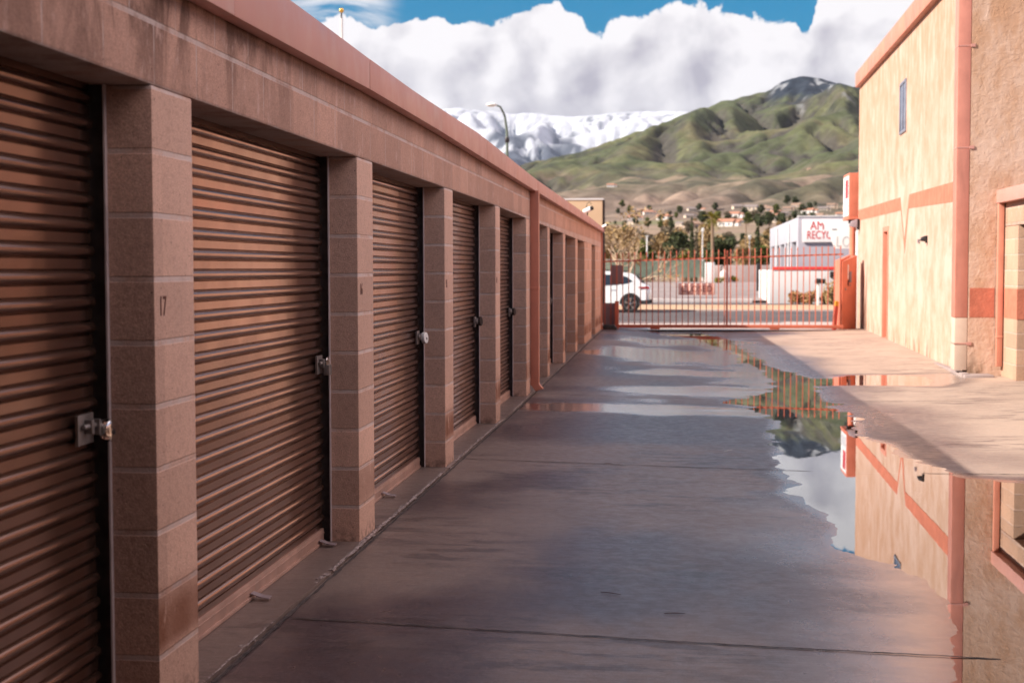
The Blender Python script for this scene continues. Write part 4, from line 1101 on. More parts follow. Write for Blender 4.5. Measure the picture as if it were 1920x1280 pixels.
# ------------------------------------------------------------------ plants
def mat_leaf(name, a, b, rough=.7):
    g = material(name)
    n = g.noise(g.obj, 1.4, 3, .6); r = g.n('ShaderNodeNewGeometry').outputs['Random Per Island']
    c = g.mix(g.mr(n, .35, .65), a, b)
    c = g.mix(1.0, c, g.mix(r, (.7, .7, .7), (1.3, 1.3, 1.2)), 'MULTIPLY')
    setp(g, color=c, rough=rough, spec=.2)
    g.put(g.p.inputs['Subsurface Weight'], 0)
    return g.m
M_leaf_dark = mat_leaf('leaf_dark', (.042, .050, .024), (.070, .080, .034))
M_leaf_green = mat_leaf('leaf_green', (.075, .085, .022), (.12, .13, .03))
M_leaf_yellow = mat_leaf('leaf_yellow', (.16, .15, .025), (.26, .20, .035))
M_leaf_dry = mat_leaf('leaf_dry', (.28, .18, .085), (.36, .25, .13))
M_leaf_rust = mat_leaf('leaf_rust', (.33, .16, .07), (.42, .25, .12))
M_leaf_grey = mat_leaf('leaf_grey', (.12, .095, .07), (.19, .15, .10))
M_bark = mat_paint('bark', (.22, .15, .10), .9, 0, .3, 6)
M_bark_pale = mat_paint('pale_bark', (.50, .36, .25), .9, 0, .2, 6)

def crown_mesh(name, clumps, n, leaf, mat, rs, flat=.6):
    """leaf cards filling a set of ellipsoid clumps (centre, radii), denser towards their surface"""
    r_ = np.random.default_rng(rs); vol = np.array([c[1][0] * c[1][1] * c[1][2] for c in clumps]) ** .8; vol /= vol.sum()
    V = []; k = 0
    for (c, rad), w in zip(clumps, vol):
        m = max(4, int(n * w)); d = r_.normal(size=(m, 3)); d /= np.linalg.norm(d, axis=1)[:, None]
        rr_ = r_.uniform(.35, 1.06, m) ** .6; lump = .78 + .44 * np.array([mnoise.noise(Vector(q * 2.1 + np.array(c))) * .5 + .5 for q in d])
        P = np.array(c) + d * (rr_ * lump)[:, None] * np.array(rad)
        a = r_.normal(size=(m, 3)); a[:, 2] *= flat; a /= np.linalg.norm(a, axis=1)[:, None]
        b = np.cross(a, r_.normal(size=(m, 3))); b /= np.linalg.norm(b, axis=1)[:, None]
        L = leaf * r_.uniform(.6, 1.4, m)[:, None]
        V.append(np.stack([P - a * L, P + b * L * .45, P + a * L, P - b * L * .45], 1))
    V = np.concatenate(V).reshape(-1, 3); q = np.arange(len(V), dtype=np.int32)
    me = bpy.data.meshes.new(name); me.vertices.add(len(V)); me.vertices.foreach_set('co', V.astype(np.float32).ravel())
    me.loops.add(len(q)); me.loops.foreach_set('vertex_index', q)
    me.polygons.add(len(q) // 4); me.polygons.foreach_set('loop_start', q[::4]); me.polygons.foreach_set('loop_total', np.full(len(q) // 4, 4, np.int32))
    me.update(calc_edges=True); me.materials.append(mat); return me
def branch_tree(mb, p, d, L, r, depth, rr, spread=.55, twig=None, drop=0.0):
    d = d.normalized(); n = 3; pts = [p]; q = p.copy(); dd = d.copy()
    for i in range(n):
        dd = (dd + Vector((rr.gauss(0, .12), rr.gauss(0, .12), rr.gauss(0, .08) - drop * .1))).normalized(); q = q + dd * L / n; pts.append(q.copy())
    mb.tube(pts, [r, r * .85, r * .7, r * .55], 5 if depth > 2 else 3, cap=False)
    if depth == 0:
        if twig is not None: twig.append(q.copy())
        return
    for k in range(rr.choice([2, 3, 3])):
        ax = Vector((rr.gauss(0, 1), rr.gauss(0, 1), rr.gauss(0, 1))).normalized(); nd = (dd + ax * spread * rr.uniform(.6, 1.3) + Vector((0, 0, .12 - drop))).normalized()
        branch_tree(mb, pts[rr.choice([2, 3, 3])], nd, L * rr.uniform(.62, .86), r * .55, depth - 1, rr, spread, twig, drop)

def leafy_tree(name, h, w, mat, rs, label, cat='tree', group=None, n=1800, leaf=.22, trunk=.35, blobs=9, shape='round', bark=None, loc=(0, 0, 0)):
    rr = random.Random(rs); o = thing(name, (0, 0, 0), label, cat, group)
    cl = []; z0 = h * trunk
    for k in range(blobs):
        a = rr.uniform(0, 2 * PI); f = rr.random() ** .5
        zz = z0 + (h - z0) * rr.uniform(.15, .85); taper = math.sin(PI * min(.97, max(.12, (zz - z0) / (h - z0)))) ** .6
        rad = w * .5 * rr.uniform(.30, .5)
        cl.append(((math.cos(a) * f * w * .36 * taper, math.sin(a) * f * w * .36 * taper, zz), (rad, rad, rad * rr.uniform(.6, .9))))
    cl.append(((0, 0, z0 + (h - z0) * .5), (w * .3, w * .3, (h - z0) * .45)))
    b = MB(); b.tube([(0, 0, -.3), (.02 * h, 0, h * trunk * .6), (0, .02 * h, h * .7)], [h * .028 + .03, h * .02 + .02, .02], 7)
    for c, rad in cl[:6]: b.tube([(0, 0, h * trunk * .7), (c[0] * .5, c[1] * .5, (h * trunk + c[2]) / 2), c], [h * .014, h * .01, .012], 5, cap=False)
    b.build('trunk', bark or M_bark, o, smooth=True)
    link('crown', crown_mesh('crown', cl, n, leaf, mat, rs), o)
    o.location = loc
    return o
def bare_tree(name, h, rs, label, mat, group=None, depth=5, lean=(0, 0, 1), spread=.5, loc=(0, 0, 0), haze=None, first=.3):
    rr = random.Random(rs); o = thing(name, (0, 0, 0), label, 'tree', group); mb = MB(); tw = []
    branch_tree(mb, Vector((0, 0, -.2)), Vector(lean), h * first, h * .03, depth, rr, spread, tw)
    mb.build('trunk', mat, o, smooth=True)
    if haze is not None:
        cl = [((q.x, q.y, q.z), (h * .05, h * .05, h * .05)) for q in tw[::3]]
        link('crown', crown_mesh('crown', cl, len(cl) * 10, h * .018, haze, rs), o)
    o.location = loc
    return o
def palm(h, rs, label, loc, crown=1.2, fan=True, trunk_r=.16, mat=None, group=None):
    rr = random.Random(rs); o = thing('palm_tree', (0, 0, 0), label, 'palm tree', group); mat = mat or M_leaf_yellow
    MB().tube([(0, 0, -.2), (.05, 0, h * .5), (0, .04, h)], [trunk_r * 1.25, trunk_r, trunk_r * .9], 9).build('trunk', M_bark, o, smooth=True)
    b = MB()
    for k in range(34):
        a = 2 * PI * k / 34 * 5.3 + rr.uniform(-.2, .2); e = rr.uniform(-.9, 1.3); L = crown * rr.uniform(.75, 1.1)
        d = Vector((math.cos(a) * math.cos(e), math.sin(a) * math.cos(e), math.sin(e))); side = Vector((-math.sin(a), math.cos(a), 0)); up = side.cross(d)
        pts = [Vector((0, 0, h)) + d * (L * f) - Vector((0, 0, 1)) * (L * .45 * f * f) for f in (.0, .4, .7, 1.0)]
        b.tube(pts, [.02, .016, .012, .006], 3, cap=False)
        for f in np.linspace(.25, 1.0, 9):
            c0 = Vector((0, 0, h)) + d * (L * f) - Vector((0, 0, 1)) * (L * .45 * f * f)
            for s_ in (-1, 1):
                l = L * .34 * (1 - .5 * abs(f - .6)); tip = c0 + side * s_ * l * .8 + d * l * .5 - Vector((0, 0, l * .35)); w_ = d * .03 * crown
                b.add([c0 - w_, c0 + w_, tip], [(0, 1, 2)])
    b.build('crown', mat, o)
    o.location = loc
    return o
def cypress(h, w, rs, label, loc, mat=None, group=None):
    o = thing('cypress_tree', (0, 0, 0), label, 'tree', group)
    MB().tube([(0, 0, -.2), (0, 0, h * .9)], [w * .16, .02], 6).build('trunk', M_bark, o, smooth=True)
    cl = [((0, 0, h * f), (w * .5 * math.sin(PI * (f * .86 + .1)) ** .5, w * .5 * math.sin(PI * (f * .86 + .1)) ** .5, h * .12)) for f in np.linspace(.08, .93, 9)]
    link('crown', crown_mesh('crown', cl, 900, w * .26, mat or M_leaf_dark, rs, 2.0), o); o.location = loc
    return o
def shrub(name, w, h, n, leaf, mat, rs, label, loc, cat='shrub', group=None):
    rr = random.Random(rs); o = thing(name, (0, 0, 0), label, cat, group)
    cl = [((rr.uniform(-.3, .3) * w, rr.uniform(-.3, .3) * w, h * rr.uniform(.3, .6)), (w * rr.uniform(.2, .34), w * rr.uniform(.2, .34), h * rr.uniform(.3, .45))) for k in range(6)]
    b = MB()
    for c, rad in cl: b.tube([(0, 0, -.1), (c[0] * .5, c[1] * .5, c[2] * .6), c], [.03, .02, .008], 4, cap=False)
    b.build('stem', M_bark, o); link('foliage', crown_mesh('foliage', cl, n, leaf, mat, rs, 1.6), o); o.location = loc
    return o
def px_ground(u, Y): return at(u, 500, Y)[0]
def zg(Y): return ground_z(0, Y)

# big winter tree just past the street
bare_tree('bare_tree', 6.3, 21, 'large bare tan tree across the street behind the white car', M_bark_pale, lean=(.05, 0, 1), loc=(px_ground(1150, 76), 76, SZ), haze=M_leaf_dry, depth=6, first=.26, spread=.62)
bare_tree('bare_tree', 3.6, 25, 'low bare tan tree leaning right behind the gate near its left end', M_bark_pale, lean=(.75, 0, .62), loc=(px_ground(1128, 73), 73.6, SZ), haze=M_leaf_dry, depth=5, first=.42, spread=.45)
palm(7.6, 3, 'tall fan palm standing alone above the gate', (px_ground(1335, 170), 170, zg(170)), 1.45, trunk_r=.19)
palm(2.6, 5, 'short bushy palm with yellow fronds behind the fence', (px_ground(1283, 156), 156, zg(156)), 1.35, mat=M_leaf_yellow, trunk_r=.3)
cypress(7.3, .55, 31, 'tallest thin dark cypress left of the fan palm', (px_ground(1297, 165), 165, zg(165)))
cypress(6.4, .62, 32, 'second thin cypress close beside the tallest one', (px_ground(1305, 168), 168, zg(168)), M_leaf_grey)
cypress(6.6, .66, 33, 'thin dark cypress just left of the white recycling building', (px_ground(1420, 160), 160, zg(160)))
leafy_tree('round_tree', 5.6, 5.0, M_leaf_dark, 41, 'dark round evergreen tree behind the fan palm', loc=(px_ground(1345, 190), 190, zg(190)), n=4200, leaf=.24, trunk=.2, blobs=14)
leafy_tree('round_tree', 3.8, 3.0, M_leaf_green, 42, 'olive green tree left of the dark round evergreen', loc=(px_ground(1318, 182), 182, zg(182)), n=2200, leaf=.2, trunk=.2)
leafy_tree('round_tree', 4.6, 3.4, M_leaf_dry, 43, 'pale tan winter tree beside the recycling building', loc=(px_ground(1397, 185), 185, zg(185)), n=1800, leaf=.18, trunk=.2)
for k, (u, w, h, mt, lab) in enumerate([(1185, 3.2, 1.3, M_leaf_yellow, 'bright yellow green hedge bush above the left fence'), (1207, 3.0, 1.1, M_leaf_green, 'low green bush right of the yellow hedge bush'), (1165, 3.0, 1.9, M_leaf_dry, 'tan dry bush behind the bare tree')]):
    shrub('bush', w, h + 2.1, 1600, .14, mt, 60 + k, lab, (px_ground(u, 154), 154 + k, -.1))
# middle-distance trees in front of the hills
protos = []
for k, (mt, sh, lab) in enumerate([(M_leaf_dry, 1.0, 'tan winter tree on the valley floor'), (M_leaf_grey, 1.1, 'grey brown leafless tree on the valley floor'), (M_leaf_dark, .9, 'dark green tree on the valley floor'), (M_leaf_green, .8, 'olive green tree on the valley floor')]):
    protos.append((leafy_tree('valley_tree', 7.0, 6.2 * sh, mt, 80 + k, lab, group='trees on the valley floor below the hills', n=1100, leaf=.42, trunk=.18, blobs=10, loc=(px_ground(1145 + 60 * k, 240 + 30 * k), 240 + 30 * k, zg(240 + 30 * k))), lab))
r3 = random.Random(5)
for k in range(90):
    Yk = 200 * (6.0 ** r3.random()); u = r3.uniform(1095, 1640)
    p, lab = protos[r3.choice([0, 0, 1, 1, 2, 3, 1])]
    x = px_ground(u, Yk); s = r3.uniform(.55, 1.15) * (1 if Yk > 300 else .75)
    copy_thing(p, lab, (x, Yk, ground_z(x, Yk) - .2), r3.uniform(0, 6), (s, s, s * r3.uniform(.8, 1.2)))
# hillside houses
M_hw = [mat_paint('house_wall_%s' % n, c, .8, 0, .08, .5) for n, c in (('white', (.72, .67, .62)), ('cream', (.62, .50, .38)), ('tan', (.46, .34, .26)))]
M_hr = [mat_paint('house_roof_%s' % n, c, .8, 0, .12, .5) for n, c in (('red', (.36, .17, .11)), ('grey', (.22, .18, .17)), ('brown', (.28, .18, .13)))]
def house(k, loc, rz, s, label):
    o = thing('hillside_house', (0, 0, 0), label, 'house', 'houses on the slope below the green hill')
    MB().box(-6, 6, -4, 4, -3, 3.4).box(6, 10, -3, 3.2, -3, 2.8).build('wall', M_hw[k % 3], o)
    P0 = [(-6.6, -4.6, 3.4), (-6.6, 4.6, 3.4), (-6.6, 0, 5.8)]; P1 = [(6.6, -4.6, 3.4), (6.6, 4.6, 3.4), (6.6, 0, 5.8)]
    MB().prism(P0, P1).prism([(6.6, -3.4, 2.8), (6.6, 3.6, 2.8), (6.6, .1, 4.4)], [(10.5, -3.4, 2.8), (10.5, 3.6, 2.8), (10.5, .1, 4.4)]).build('roof', M_hr[k % 3], o)
    for x in (-4, -1, 3): MB().box(x - .8, x + .8, -4.06, -3.98, .8, 2.2).build('window', M_glass, o)
    o.location = loc; o.rotation_euler = (0, 0, rz); o.scale = (s,) * 3
    return o
hl = ['white house with a red roof among trees on the slope', 'cream house with a grey roof among trees on the slope', 'tan house with a brown roof among trees on the slope']
def slope_z(x, y): return max(ground_z(x, y), hill_z(x, y) if y > 1255 else -99)
hp_ = []
def on_slope(u, v):               # first point of the land under a photo pixel
    d = ray(u, v)
    for y in np.arange(700, 3600, 12.0):
        x = d[0] / d[1] * y
        if slope_z(x, y) >= EYE + d[2] / d[1] * y: return x, y, slope_z(x, y)
    return None
spots = [(1385 + 21 * k + r3.uniform(-6, 6), r3.uniform(388, 420)) for k in range(11)] + [(r3.uniform(1340, 1600), r3.uniform(392, 425)) for k in range(13)] + [(r3.uniform(1130, 1340), r3.uniform(395, 432)) for k in range(8)] + [(1521, 322), (1145, 352), (1297, 398), (1205, 402), (1215, 403)]
base_h = []
for k, (u, v) in enumerate(spots):
    q = on_slope(u, v)
    if q is None: continue
    x, y, z = q; rz = r3.uniform(-.5, .5); s = r3.uniform(.6, 1.0) * (y / 1300) ** .3
    if len(base_h) < 3: base_h.append(house(len(base_h), (x, y, z), rz, s, hl[len(base_h)]))
    else: copy_thing(base_h[k % 3], hl[k % 3], (x, y, z), rz, s)
for k in range(52):                # trees between the houses
    q = on_slope(r3.uniform(1120, 1620), r3.uniform(385, 432))
    if q is None: continue
    p, lab = protos[r3.choice([2, 2, 1, 2, 3])]
    s = r3.uniform(.9, 1.7); copy_thing(p, lab.replace('valley floor', 'house slope'), (q[0], q[1], q[2] - .3), r3.uniform(0, 6), s)['group'] = 'trees between the houses on the slope'

# ------------------------------------------------------------------ fence, yard things beyond the street
M_slat = mat_paint('fence_slats', (.155, .19, .145), .6, 0, .2, 1.2)
FY = 150.0
def xg(u, Y): return at(u, 500, Y)[0]
fo = thing('slat_fence', ((xg(1130, FY) + xg(1322, FY)) / 2, FY, 0), 'green slatted chain link fence at the back of the parking lot', 'fence')
x0, x1 = xg(1085, FY), xg(1322, FY); zt = at(1250, 488, FY)[2]; zb = at(1250, 520, FY)[2]
b = MB(); x = x0; rr = random.Random(3)
while x < x1: b.box(x, x + .085, FY - .01, FY + .01, zb + rr.uniform(-.02, .02), zt + rr.uniform(-.03, .03)); x += .105
b.build('slat_panel', M_slat, fo)
x = x0
while x < x1: MB().tube([(x, FY + .04, zb - .4), (x, FY + .04, zt + .1)], .035, 8).build('post', M_rail, fo, smooth=True); x += 2.6
MB().tube([(x0, FY + .03, zt + .06), (x1, FY + .03, zt + .06)], .025, 6).build('top_rail', M_rail, fo)
b = MB(); b.box(xg(1340, 151), xg(1442, 151), 151, 151.2, -.3, at(1390, 497, 151)[2]); 
o = b.build('block_wall', mat_paint('pinkish_wall', (.42, .33, .31), .9, 0, .12, .8), bevel=.02); tag(o, 'grey pink block wall right of the green fence', 'wall')
b = MB(); b.box(xg(1322, 148), xg(1339.5, 148), 148, 148.7, -.1, at(1330, 492, 148)[2])
o = b.build('utility_cabinet', M_white, bevel=.04); tag(o, 'white upright utility cabinet at the end of the green fence', 'cabinet')
o = thing('water_tank', (xg(1358, 147), 147, 0), 'pale round tank standing by the block wall', 'tank')
MB().lathe((xg(1358, 147), 147.0, -.05), [(.02, 0), (.42, .05), (.44, .9), (.36, 1.15), (.12, 1.28), (.1, 1.4), (.02, 1.42)], 18).build('tank', mat_paint('tank_paint', (.58, .50, .47), .5, 0, .08, 3), o, smooth=True)
MB().tube([(xg(1358, 147) - .3, 147.2, .0), (xg(1358, 147) - .3, 147.2, 1.6), (xg(1358, 147) + .1, 147.2, 1.75)], .06, 8).build('pipe', M_dark_steel, o, smooth=True)
b = MB(); xa, xb_ = xg(1419, 100), xg(1428, 100); b.box(xa, xb_, 100, 100.4, -.25, at(1424, 494, 100)[2])
o = b.build('waste_bin', M_dark_steel, bevel=.03); tag(o, 'tall dark bin at the back corner of the recycling building', 'bin')
shrub('weed_clump', 1.2, .8, 260, .1, M_leaf_yellow, 71, 'small yellow weed clump by the round tank', (xg(1350, 145), 145, -.05))
shrub('weed_clump', .9, .7, 200, .1, M_leaf_yellow, 72, 'tiny yellow weed at the foot of the block wall', (xg(1378, 149), 149, -.02))

# recycling building
rb = thing('recycling_building', (9, 88, -.3), 'pale grey flat roofed industrial building with pilasters and a low white wall', 'building')
M_rg = mat_paint('grey_stucco', (.34, .315, .355), .85, 0, .05, .6, .2)
M_rw = mat_paint('white_stucco', (.60, .575, .57), .85, 0, .05, .6, .2)
XB = xg(1496, 82); YB = 82.0; zt = at(1497, 407, YB)[2]
YE = 106.0
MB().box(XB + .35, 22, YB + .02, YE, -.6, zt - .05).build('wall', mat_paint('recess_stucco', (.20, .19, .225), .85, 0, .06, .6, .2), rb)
b = MB(); b.box(XB, 22, YB, YB + .35, -.6, zt).build('front_wall', M_rg, rb, bevel=.02)
M_rs = mat_paint('side_stucco', (.36, .35, .385), .85, 0, .05, .6, .2)
b = MB(); b.box(XB, XB + .36, YB + .35, YE, zt - 1.35, zt - .004)
b.build('side_parapet', M_rs, rb, bevel=.02)
for y in np.linspace(YB + .36, YE - 1.2, 6): MB().box(XB, XB + .355, y, y + .85, -.6, zt - 1.352).build('pilaster', M_rs, rb, bevel=.02)
for y in np.linspace(YB + 1.7, YE - 3.6, 5): MB().box(XB + .30, XB + .345, y + .3, y + 2.6, .7, 2.3).build('window', M_glass, rb)
MB().box(XB - .03, 22, YB - .03, YB + .4, zt + .002, zt + .08).build('coping', M_rw, rb)
for y in (YB + 6, YB + 16): MB().tube([(XB - .06, y, zt - .2), (XB - .06, y, 0)], .05, 8).build('downspout', M_rw, rb, smooth=True)
lw = thing('white_wall', (7, 71, SZ), 'low white wall with red top band in front of the recycling building', 'wall')
XL = xg(1443, 71); ztl = at(1500, 500, 71)[2]
MB().box(XL, 14, 71, 71.3, SZ - .1, ztl - .16).box(XL, XL + .25, 71.3, 80, SZ - .1, ztl - .16).build('wall', M_rw, lw, bevel=.02)
MB().box(xg(1449, 71), 14, 70.97, 71.33, ztl - .157, ztl + .0).build('red_band', mat_paint('red_band_paint', (.62, .045, .04), .6, 0, .1, 2), lw, bevel=.01)
x = xg(1563, 70.9); o = MB().box(x - .17, x + .1, 70.78, 70.995, at(1563, 520, 71)[2], at(1563, 509, 71)[2]).box(x + .1, x + .2, 70.85, 70.95, at(1563, 517, 71)[2], at(1563, 513, 71)[2]).build('meter_box', M_dark_steel, bevel=.01); tag(o, 'dark meter box fixed on the low white wall', 'meter box')
# signs
SX0, SX1 = xg(1504, 81.8), xg(1566, 81.8); z1 = at(1530, 411, 81.8)[2]; z0 = at(1530, 454, 81.8)[2]
rs_ = thing('recycling_sign', ((SX0 + SX1) / 2, 81.9, z0), 'white sign with red lettering AM RECYCLING on the grey building', 'sign')
SXE = SX1 + 1.9
MB().box(SX0, SXE, 81.88, 81.96, z0, z1).build('board', mat_paint('sign_face', (.78, .74, .73), .5, 0, .03, 2), rs_, bevel=.01)
M_sr = mat_paint('sign_letter_red', (.60, .035, .04), .5, 0, .06, 4)
hz_ = z1 - z0
text_mesh('lettering', 'AM', hz_ * .53, frame_matrix((xg(1518.5, 81.8), 81.872, z0 + hz_ * .71), (1, 0, 0), (0, 0, 1)), M_sr, rs_, .004, .80, 1.0, 'LEFT')
text_mesh('lettering', 'RECYCLING', hz_ * .50, frame_matrix((xg(1512, 81.8), 81.872, z0 + hz_ * .30), (1, 0, 0), (0, 0, 1)), M_sr, rs_, .004, .69, 1.0, 'LEFT')
LY = 69.5
ls = thing('loft_sign', (xg(1600, LY), LY, SZ), 'plain white LOFT sign board on a post in front of the recycling sign', 'sign')
L_ = [at(u, v, LY) for u, v in ((1537, 411), (1640, 411), (1640, 466), (1565, 466), (1560, 452), (1556, 437), (1548, 424))]
P0 = [(p[0], LY, p[2]) for p in L_]; P1 = [(p[0], LY + .12, p[2]) for p in L_]
MB().prism(P0, P1).build('board', mat_paint('loft_white', (.80, .78, .77), .5, 0, .02, 2), ls, bevel=.01)
M_lg = mat_paint('letter_grey', (.50, .49, .49), .6, 0, .05, 4)
text_mesh('lettering', 'LOFT', .72, frame_matrix((at(1567, 456, LY)[0], LY - .006, at(1567, 454, LY)[2]), (1, 0, 0), (0, 0, 1)), M_lg, ls, .003, .72, 1.1, 'LEFT')
MB().box(at(1560, 430, LY)[0], at(1569, 430, LY)[0], LY - .008, LY - .001, at(1560, 431.5, LY)[2], at(1560, 429, LY)[2]).build('dark_mark', mat_paint('mark_grey', (.2, .2, .24), .6, 0, .1, 5), ls)
MB().tube([(at(1606, 456, LY)[0], LY + .2, SZ - .1), (at(1606, 456, LY)[0], LY + .2, at(1606, 413, LY)[2])], .09, 12).build('post', M_white, ls, smooth=True)
# mailbox
x = xg(1534, 66.5)
mbx = thing('mailbox', (x, 66.5, SZ), 'black mailbox on a white post before the low white wall', 'mailbox')
MB().box(x - .055, x + .055, 66.45, 66.56, SZ - .1, at(1534, 531, 66.5)[2]).build('post', M_white, mbx, bevel=.008)
zm = at(1534, 531, 66.5)[2]
MB().prism([(x - .12, 66.2, zm), (x + .12, 66.2, zm), (x + .12, 66.2, zm + .15), (x + .06, 66.2, zm + .22), (x - .06, 66.2, zm + .22), (x - .12, 66.2, zm + .15)],
           [(x - .12, 66.75, zm), (x + .12, 66.75, zm), (x + .12, 66.75, zm + .15), (x + .06, 66.75, zm + .22), (x - .06, 66.75, zm + .22), (x - .12, 66.75, zm + .15)]).box(x + .12, x + .32, 66.4, 66.6, zm - .02, zm + .2).build('box', M_black, mbx, bevel=.012)
MB().box(x + .322, x + .334, 66.42, 66.45, zm + .06, zm + .3).build('flag', M_red, mbx)
for k, (u, w, h, mt, lab) in enumerate([(1500, 1.1, .75, M_leaf_rust, 'leftmost low rusty dry bush along the white wall'), (1521, 1.2, .8, M_leaf_rust, 'rusty dry bush just left of the mailbox post'), (1548, 1.0, .75, M_leaf_dry, 'pale dry bush just right of the mailbox post'),
                                  (1560, .9, 1.35, M_leaf_dry, 'taller tan dry bush before the meter box'), (1572, .9, 1.2, M_leaf_green, 'dark green bush partly behind the gate housing')]):
    shrub('dry_bush', w, h, 520, .07, mt, 200 + k, lab, (xg(u, 69.6), 69.6 - .2 * (k % 2), SZ))

# beige building beyond the storage roof
b = MB(); b.box(-9, -2.17, 43, 44.2, -.6, at(1100, 375, 43)[2]); 
bb = thing('beige_building', (-5, 43.5, -.3), 'flat beige building showing above the end of the storage roof', 'building')
b.build('wall', mat_paint('beige_stucco', (.60, .42, .27), .9, 0, .06, .8, .2), bb, bevel=.02)
MB().box(-9.02, -2.15, 42.98, 44.22, at(1100, 375, 43)[2] + .001, at(1100, 375, 43)[2] + .05).build('coping', M_rw, bb)
MB().tube([(-2.13, 43.1, -.3), (-2.13, 43.1, at(1100, 375, 43)[2])], .035, 8).build('downspout', M_dark_steel, bb, smooth=True)

# street lamp and flag pole
def lamp(x, y, z0, h, label):
    o = thing('street_lamp', (x, y, z0), label, 'street lamp')
    hd = Vector((x - .55, y - .25, z0 + h - .02))
    MB().tube([(x, y, z0 - .1), (x - .02, y, z0 + h * .55), (x - .03, y, z0 + h - 1.2), (x - .12, y - .05, z0 + h - .5), (x - .3, y - .12, z0 + h - .12), hd], [.085, .075, .06, .05, .042, .036], 12).build('pole', mat_paint('lamp_green', (.16, .185, .15), .5, .4, .1, 4), o, smooth=True)
    MB().sphere(hd + Vector((-.12, -.05, -.02)), .22, 12, 8, (1.1, .7, .42)).build('lamp_head', M_white, o, smooth=True)
    MB().lathe((x - .03, y, z0 + h - 1.65), [(.085, 0), (.10, .05), (.10, .18), (.085, .22)], 12).build('collar', M_dark_steel, o, smooth=True)
    return o
LYy = 62.0; hl_ = at(945, 196, LYy)[2] - SZ
lamp(at(952, 240, LYy)[0], LYy, SZ, hl_, 'tall green street lamp with curved arm above the storage roof')
FYy = 45.0; xf = at(640.5, 60, FYy)[0]; zf = at(640.5, 20, FYy)[2]
fp = thing('flagpole', (xf, FYy, -.3), 'white flagpole with a gold ball rising behind the storage roof', 'flagpole')
MB().tube([(xf, FYy, -.4), (xf, FYy, zf - .25)], [.075, .05], 14).build('pole', M_white, fp, smooth=True)
MB().tube([(xf, FYy, zf - .25), (xf, FYy, zf - .08)], [.028, .025], 10).build('truck', M_dark_steel, fp, smooth=True)
MB().sphere((xf, FYy, zf), .082, 16, 10).build('ball', mat_paint('gold_leaf', (.75, .45, .10), .28, .9, .05, 5), fp, smooth=True)
# poles on the valley floor
for k, (u, v, Yp, r_, mt, lab) in enumerate([(1213, 443, 158, .07, M_white, 'short white pole above the yellow hedge bush'), (1317, 434, 175, .06, M_white, 'slim pale pole with a white top left of the fan palm'),
                                      (1398, 418, 200, .09, M_bark, 'thin brown utility pole left of the recycling building'), (1405, 448, 172, .05, M_white, 'short pale pole near the brown utility pole')]):
    x = xg(u, Yp); o = thing('utility_pole', (x, Yp, zg(Yp)), lab, 'pole'); zt_ = at(u, v, Yp)[2]
    MB().tube([(x, Yp, zg(Yp) - .3), (x, Yp, zt_)], [r_ * 1.2, r_], 8).build('pole', mt, o, smooth=True)
    MB().box(x - .16, x + .16, Yp - .12, Yp + .12, zt_ - .05, zt_ + (.45 if k in (1, 3) else .06)).build('cap', mt, o, bevel=.02)

# ------------------------------------------------------------------ parked car
CY0, CY1 = 56.3, 58.15; XRb = at(1221.5, 545, 57)[0]
car = thing('parked_car', (XRb - 2.2, 57.2, SZ), 'white compact suv parked across the street at the left end of the gate', 'car')
M_carw = mat_paint('car_white', (.80, .80, .79), .18, 0, .01, 1, .6); M_carw.node_tree.nodes['Principled BSDF'].inputs['Coat Weight'].default_value = .6
M_cglass = mat_paint('car_glass', (.018, .024, .034), .06, 0, .05, 1, .8)
M_clad = mat_paint('car_cladding', (.035, .035, .035), .55, 0, .1, 4)
M_tail = mat_paint('tail_red', (.32, .015, .02), .2, 0, .05, 3, .7)
def cz(v): return at(1180, v, 56.4)[2]
# x measured from the rear, forward is -x
side = [(0.02, .62), (0.0, .78), (.05, .98), (.10, 1.03), (.30, 1.12), (.62, 1.42), (.80, 1.50), (1.3, 1.58), (2.0, 1.60), (2.6, 1.55), (3.35, 1.10), (3.6, 1.04), (4.25, .93), (4.42, .80), (4.46, .52), (4.40, .28), (3.9, .24), (.5, .26), (.10, .34), (.04, .48)]
def halfw(z): return .90 if z < .95 else .90 - .24 * min(1, (z - .95) / .62) ** 1.2
def car_body():
    bm = bmesh.new()
    # sections across the width, tucked in towards roof, nose and tail
    secs = []
    for f in (-1, -.97, -.86, -.5, 0, .5, .86, .97, 1):
        ring = []
        for x, z in side:
            w = halfw(z); k = abs(f)
            inset = .05 * max(0, (k - .85) / .15) ** 2
            xx = x + (inset if x < 1 else -inset if x > 3.9 else 0) + (.16 * k ** 3 if x > 3.9 else 0) * -1 + (.10 * k ** 4 if x < .4 else 0)
            zz = z - (.03 * max(0, (k - .8) / .2) ** 2 if z > 1.3 else 0)
            ring.append(bm.verts.new((XRb - xx, 57.22 + f * w, SZ + .04 + zz)))
        secs.append(ring)
    n = len(side)
    for a, b_ in zip(secs[:-1], secs[1:]):
        for k in range(n): bm.faces.new((a[k], a[(k + 1) % n], b_[(k + 1) % n], b_[k]))
    bm.faces.new(secs[0][::-1]); bm.faces.new(secs[-1])
    bmesh.ops.recalc_face_normals(bm, faces=bm.faces)
    me = bpy.data.meshes.new('body'); bm.to_mesh(me); bm.free()
    me.polygons.foreach_set('use_smooth', [True] * len(me.polygons)); me.set_sharp_from_angle(angle=R(38)); me.materials.append(M_carw)
    return link('body', me, car)
car_body()
ZC = SZ + .04
def side_panel(loop, y_off, mat, name, sgn=-1, th=.012, parent=car):
    a = [(XRb - x, 57.22 + sgn * (halfw(z) + y_off - th), ZC + z) for x, z in loop]; b_ = [(XRb - x, 57.22 + sgn * (halfw(z) + y_off), ZC + z) for x, z in loop]
    return MB().prism(a, b_).build(name, mat, parent)
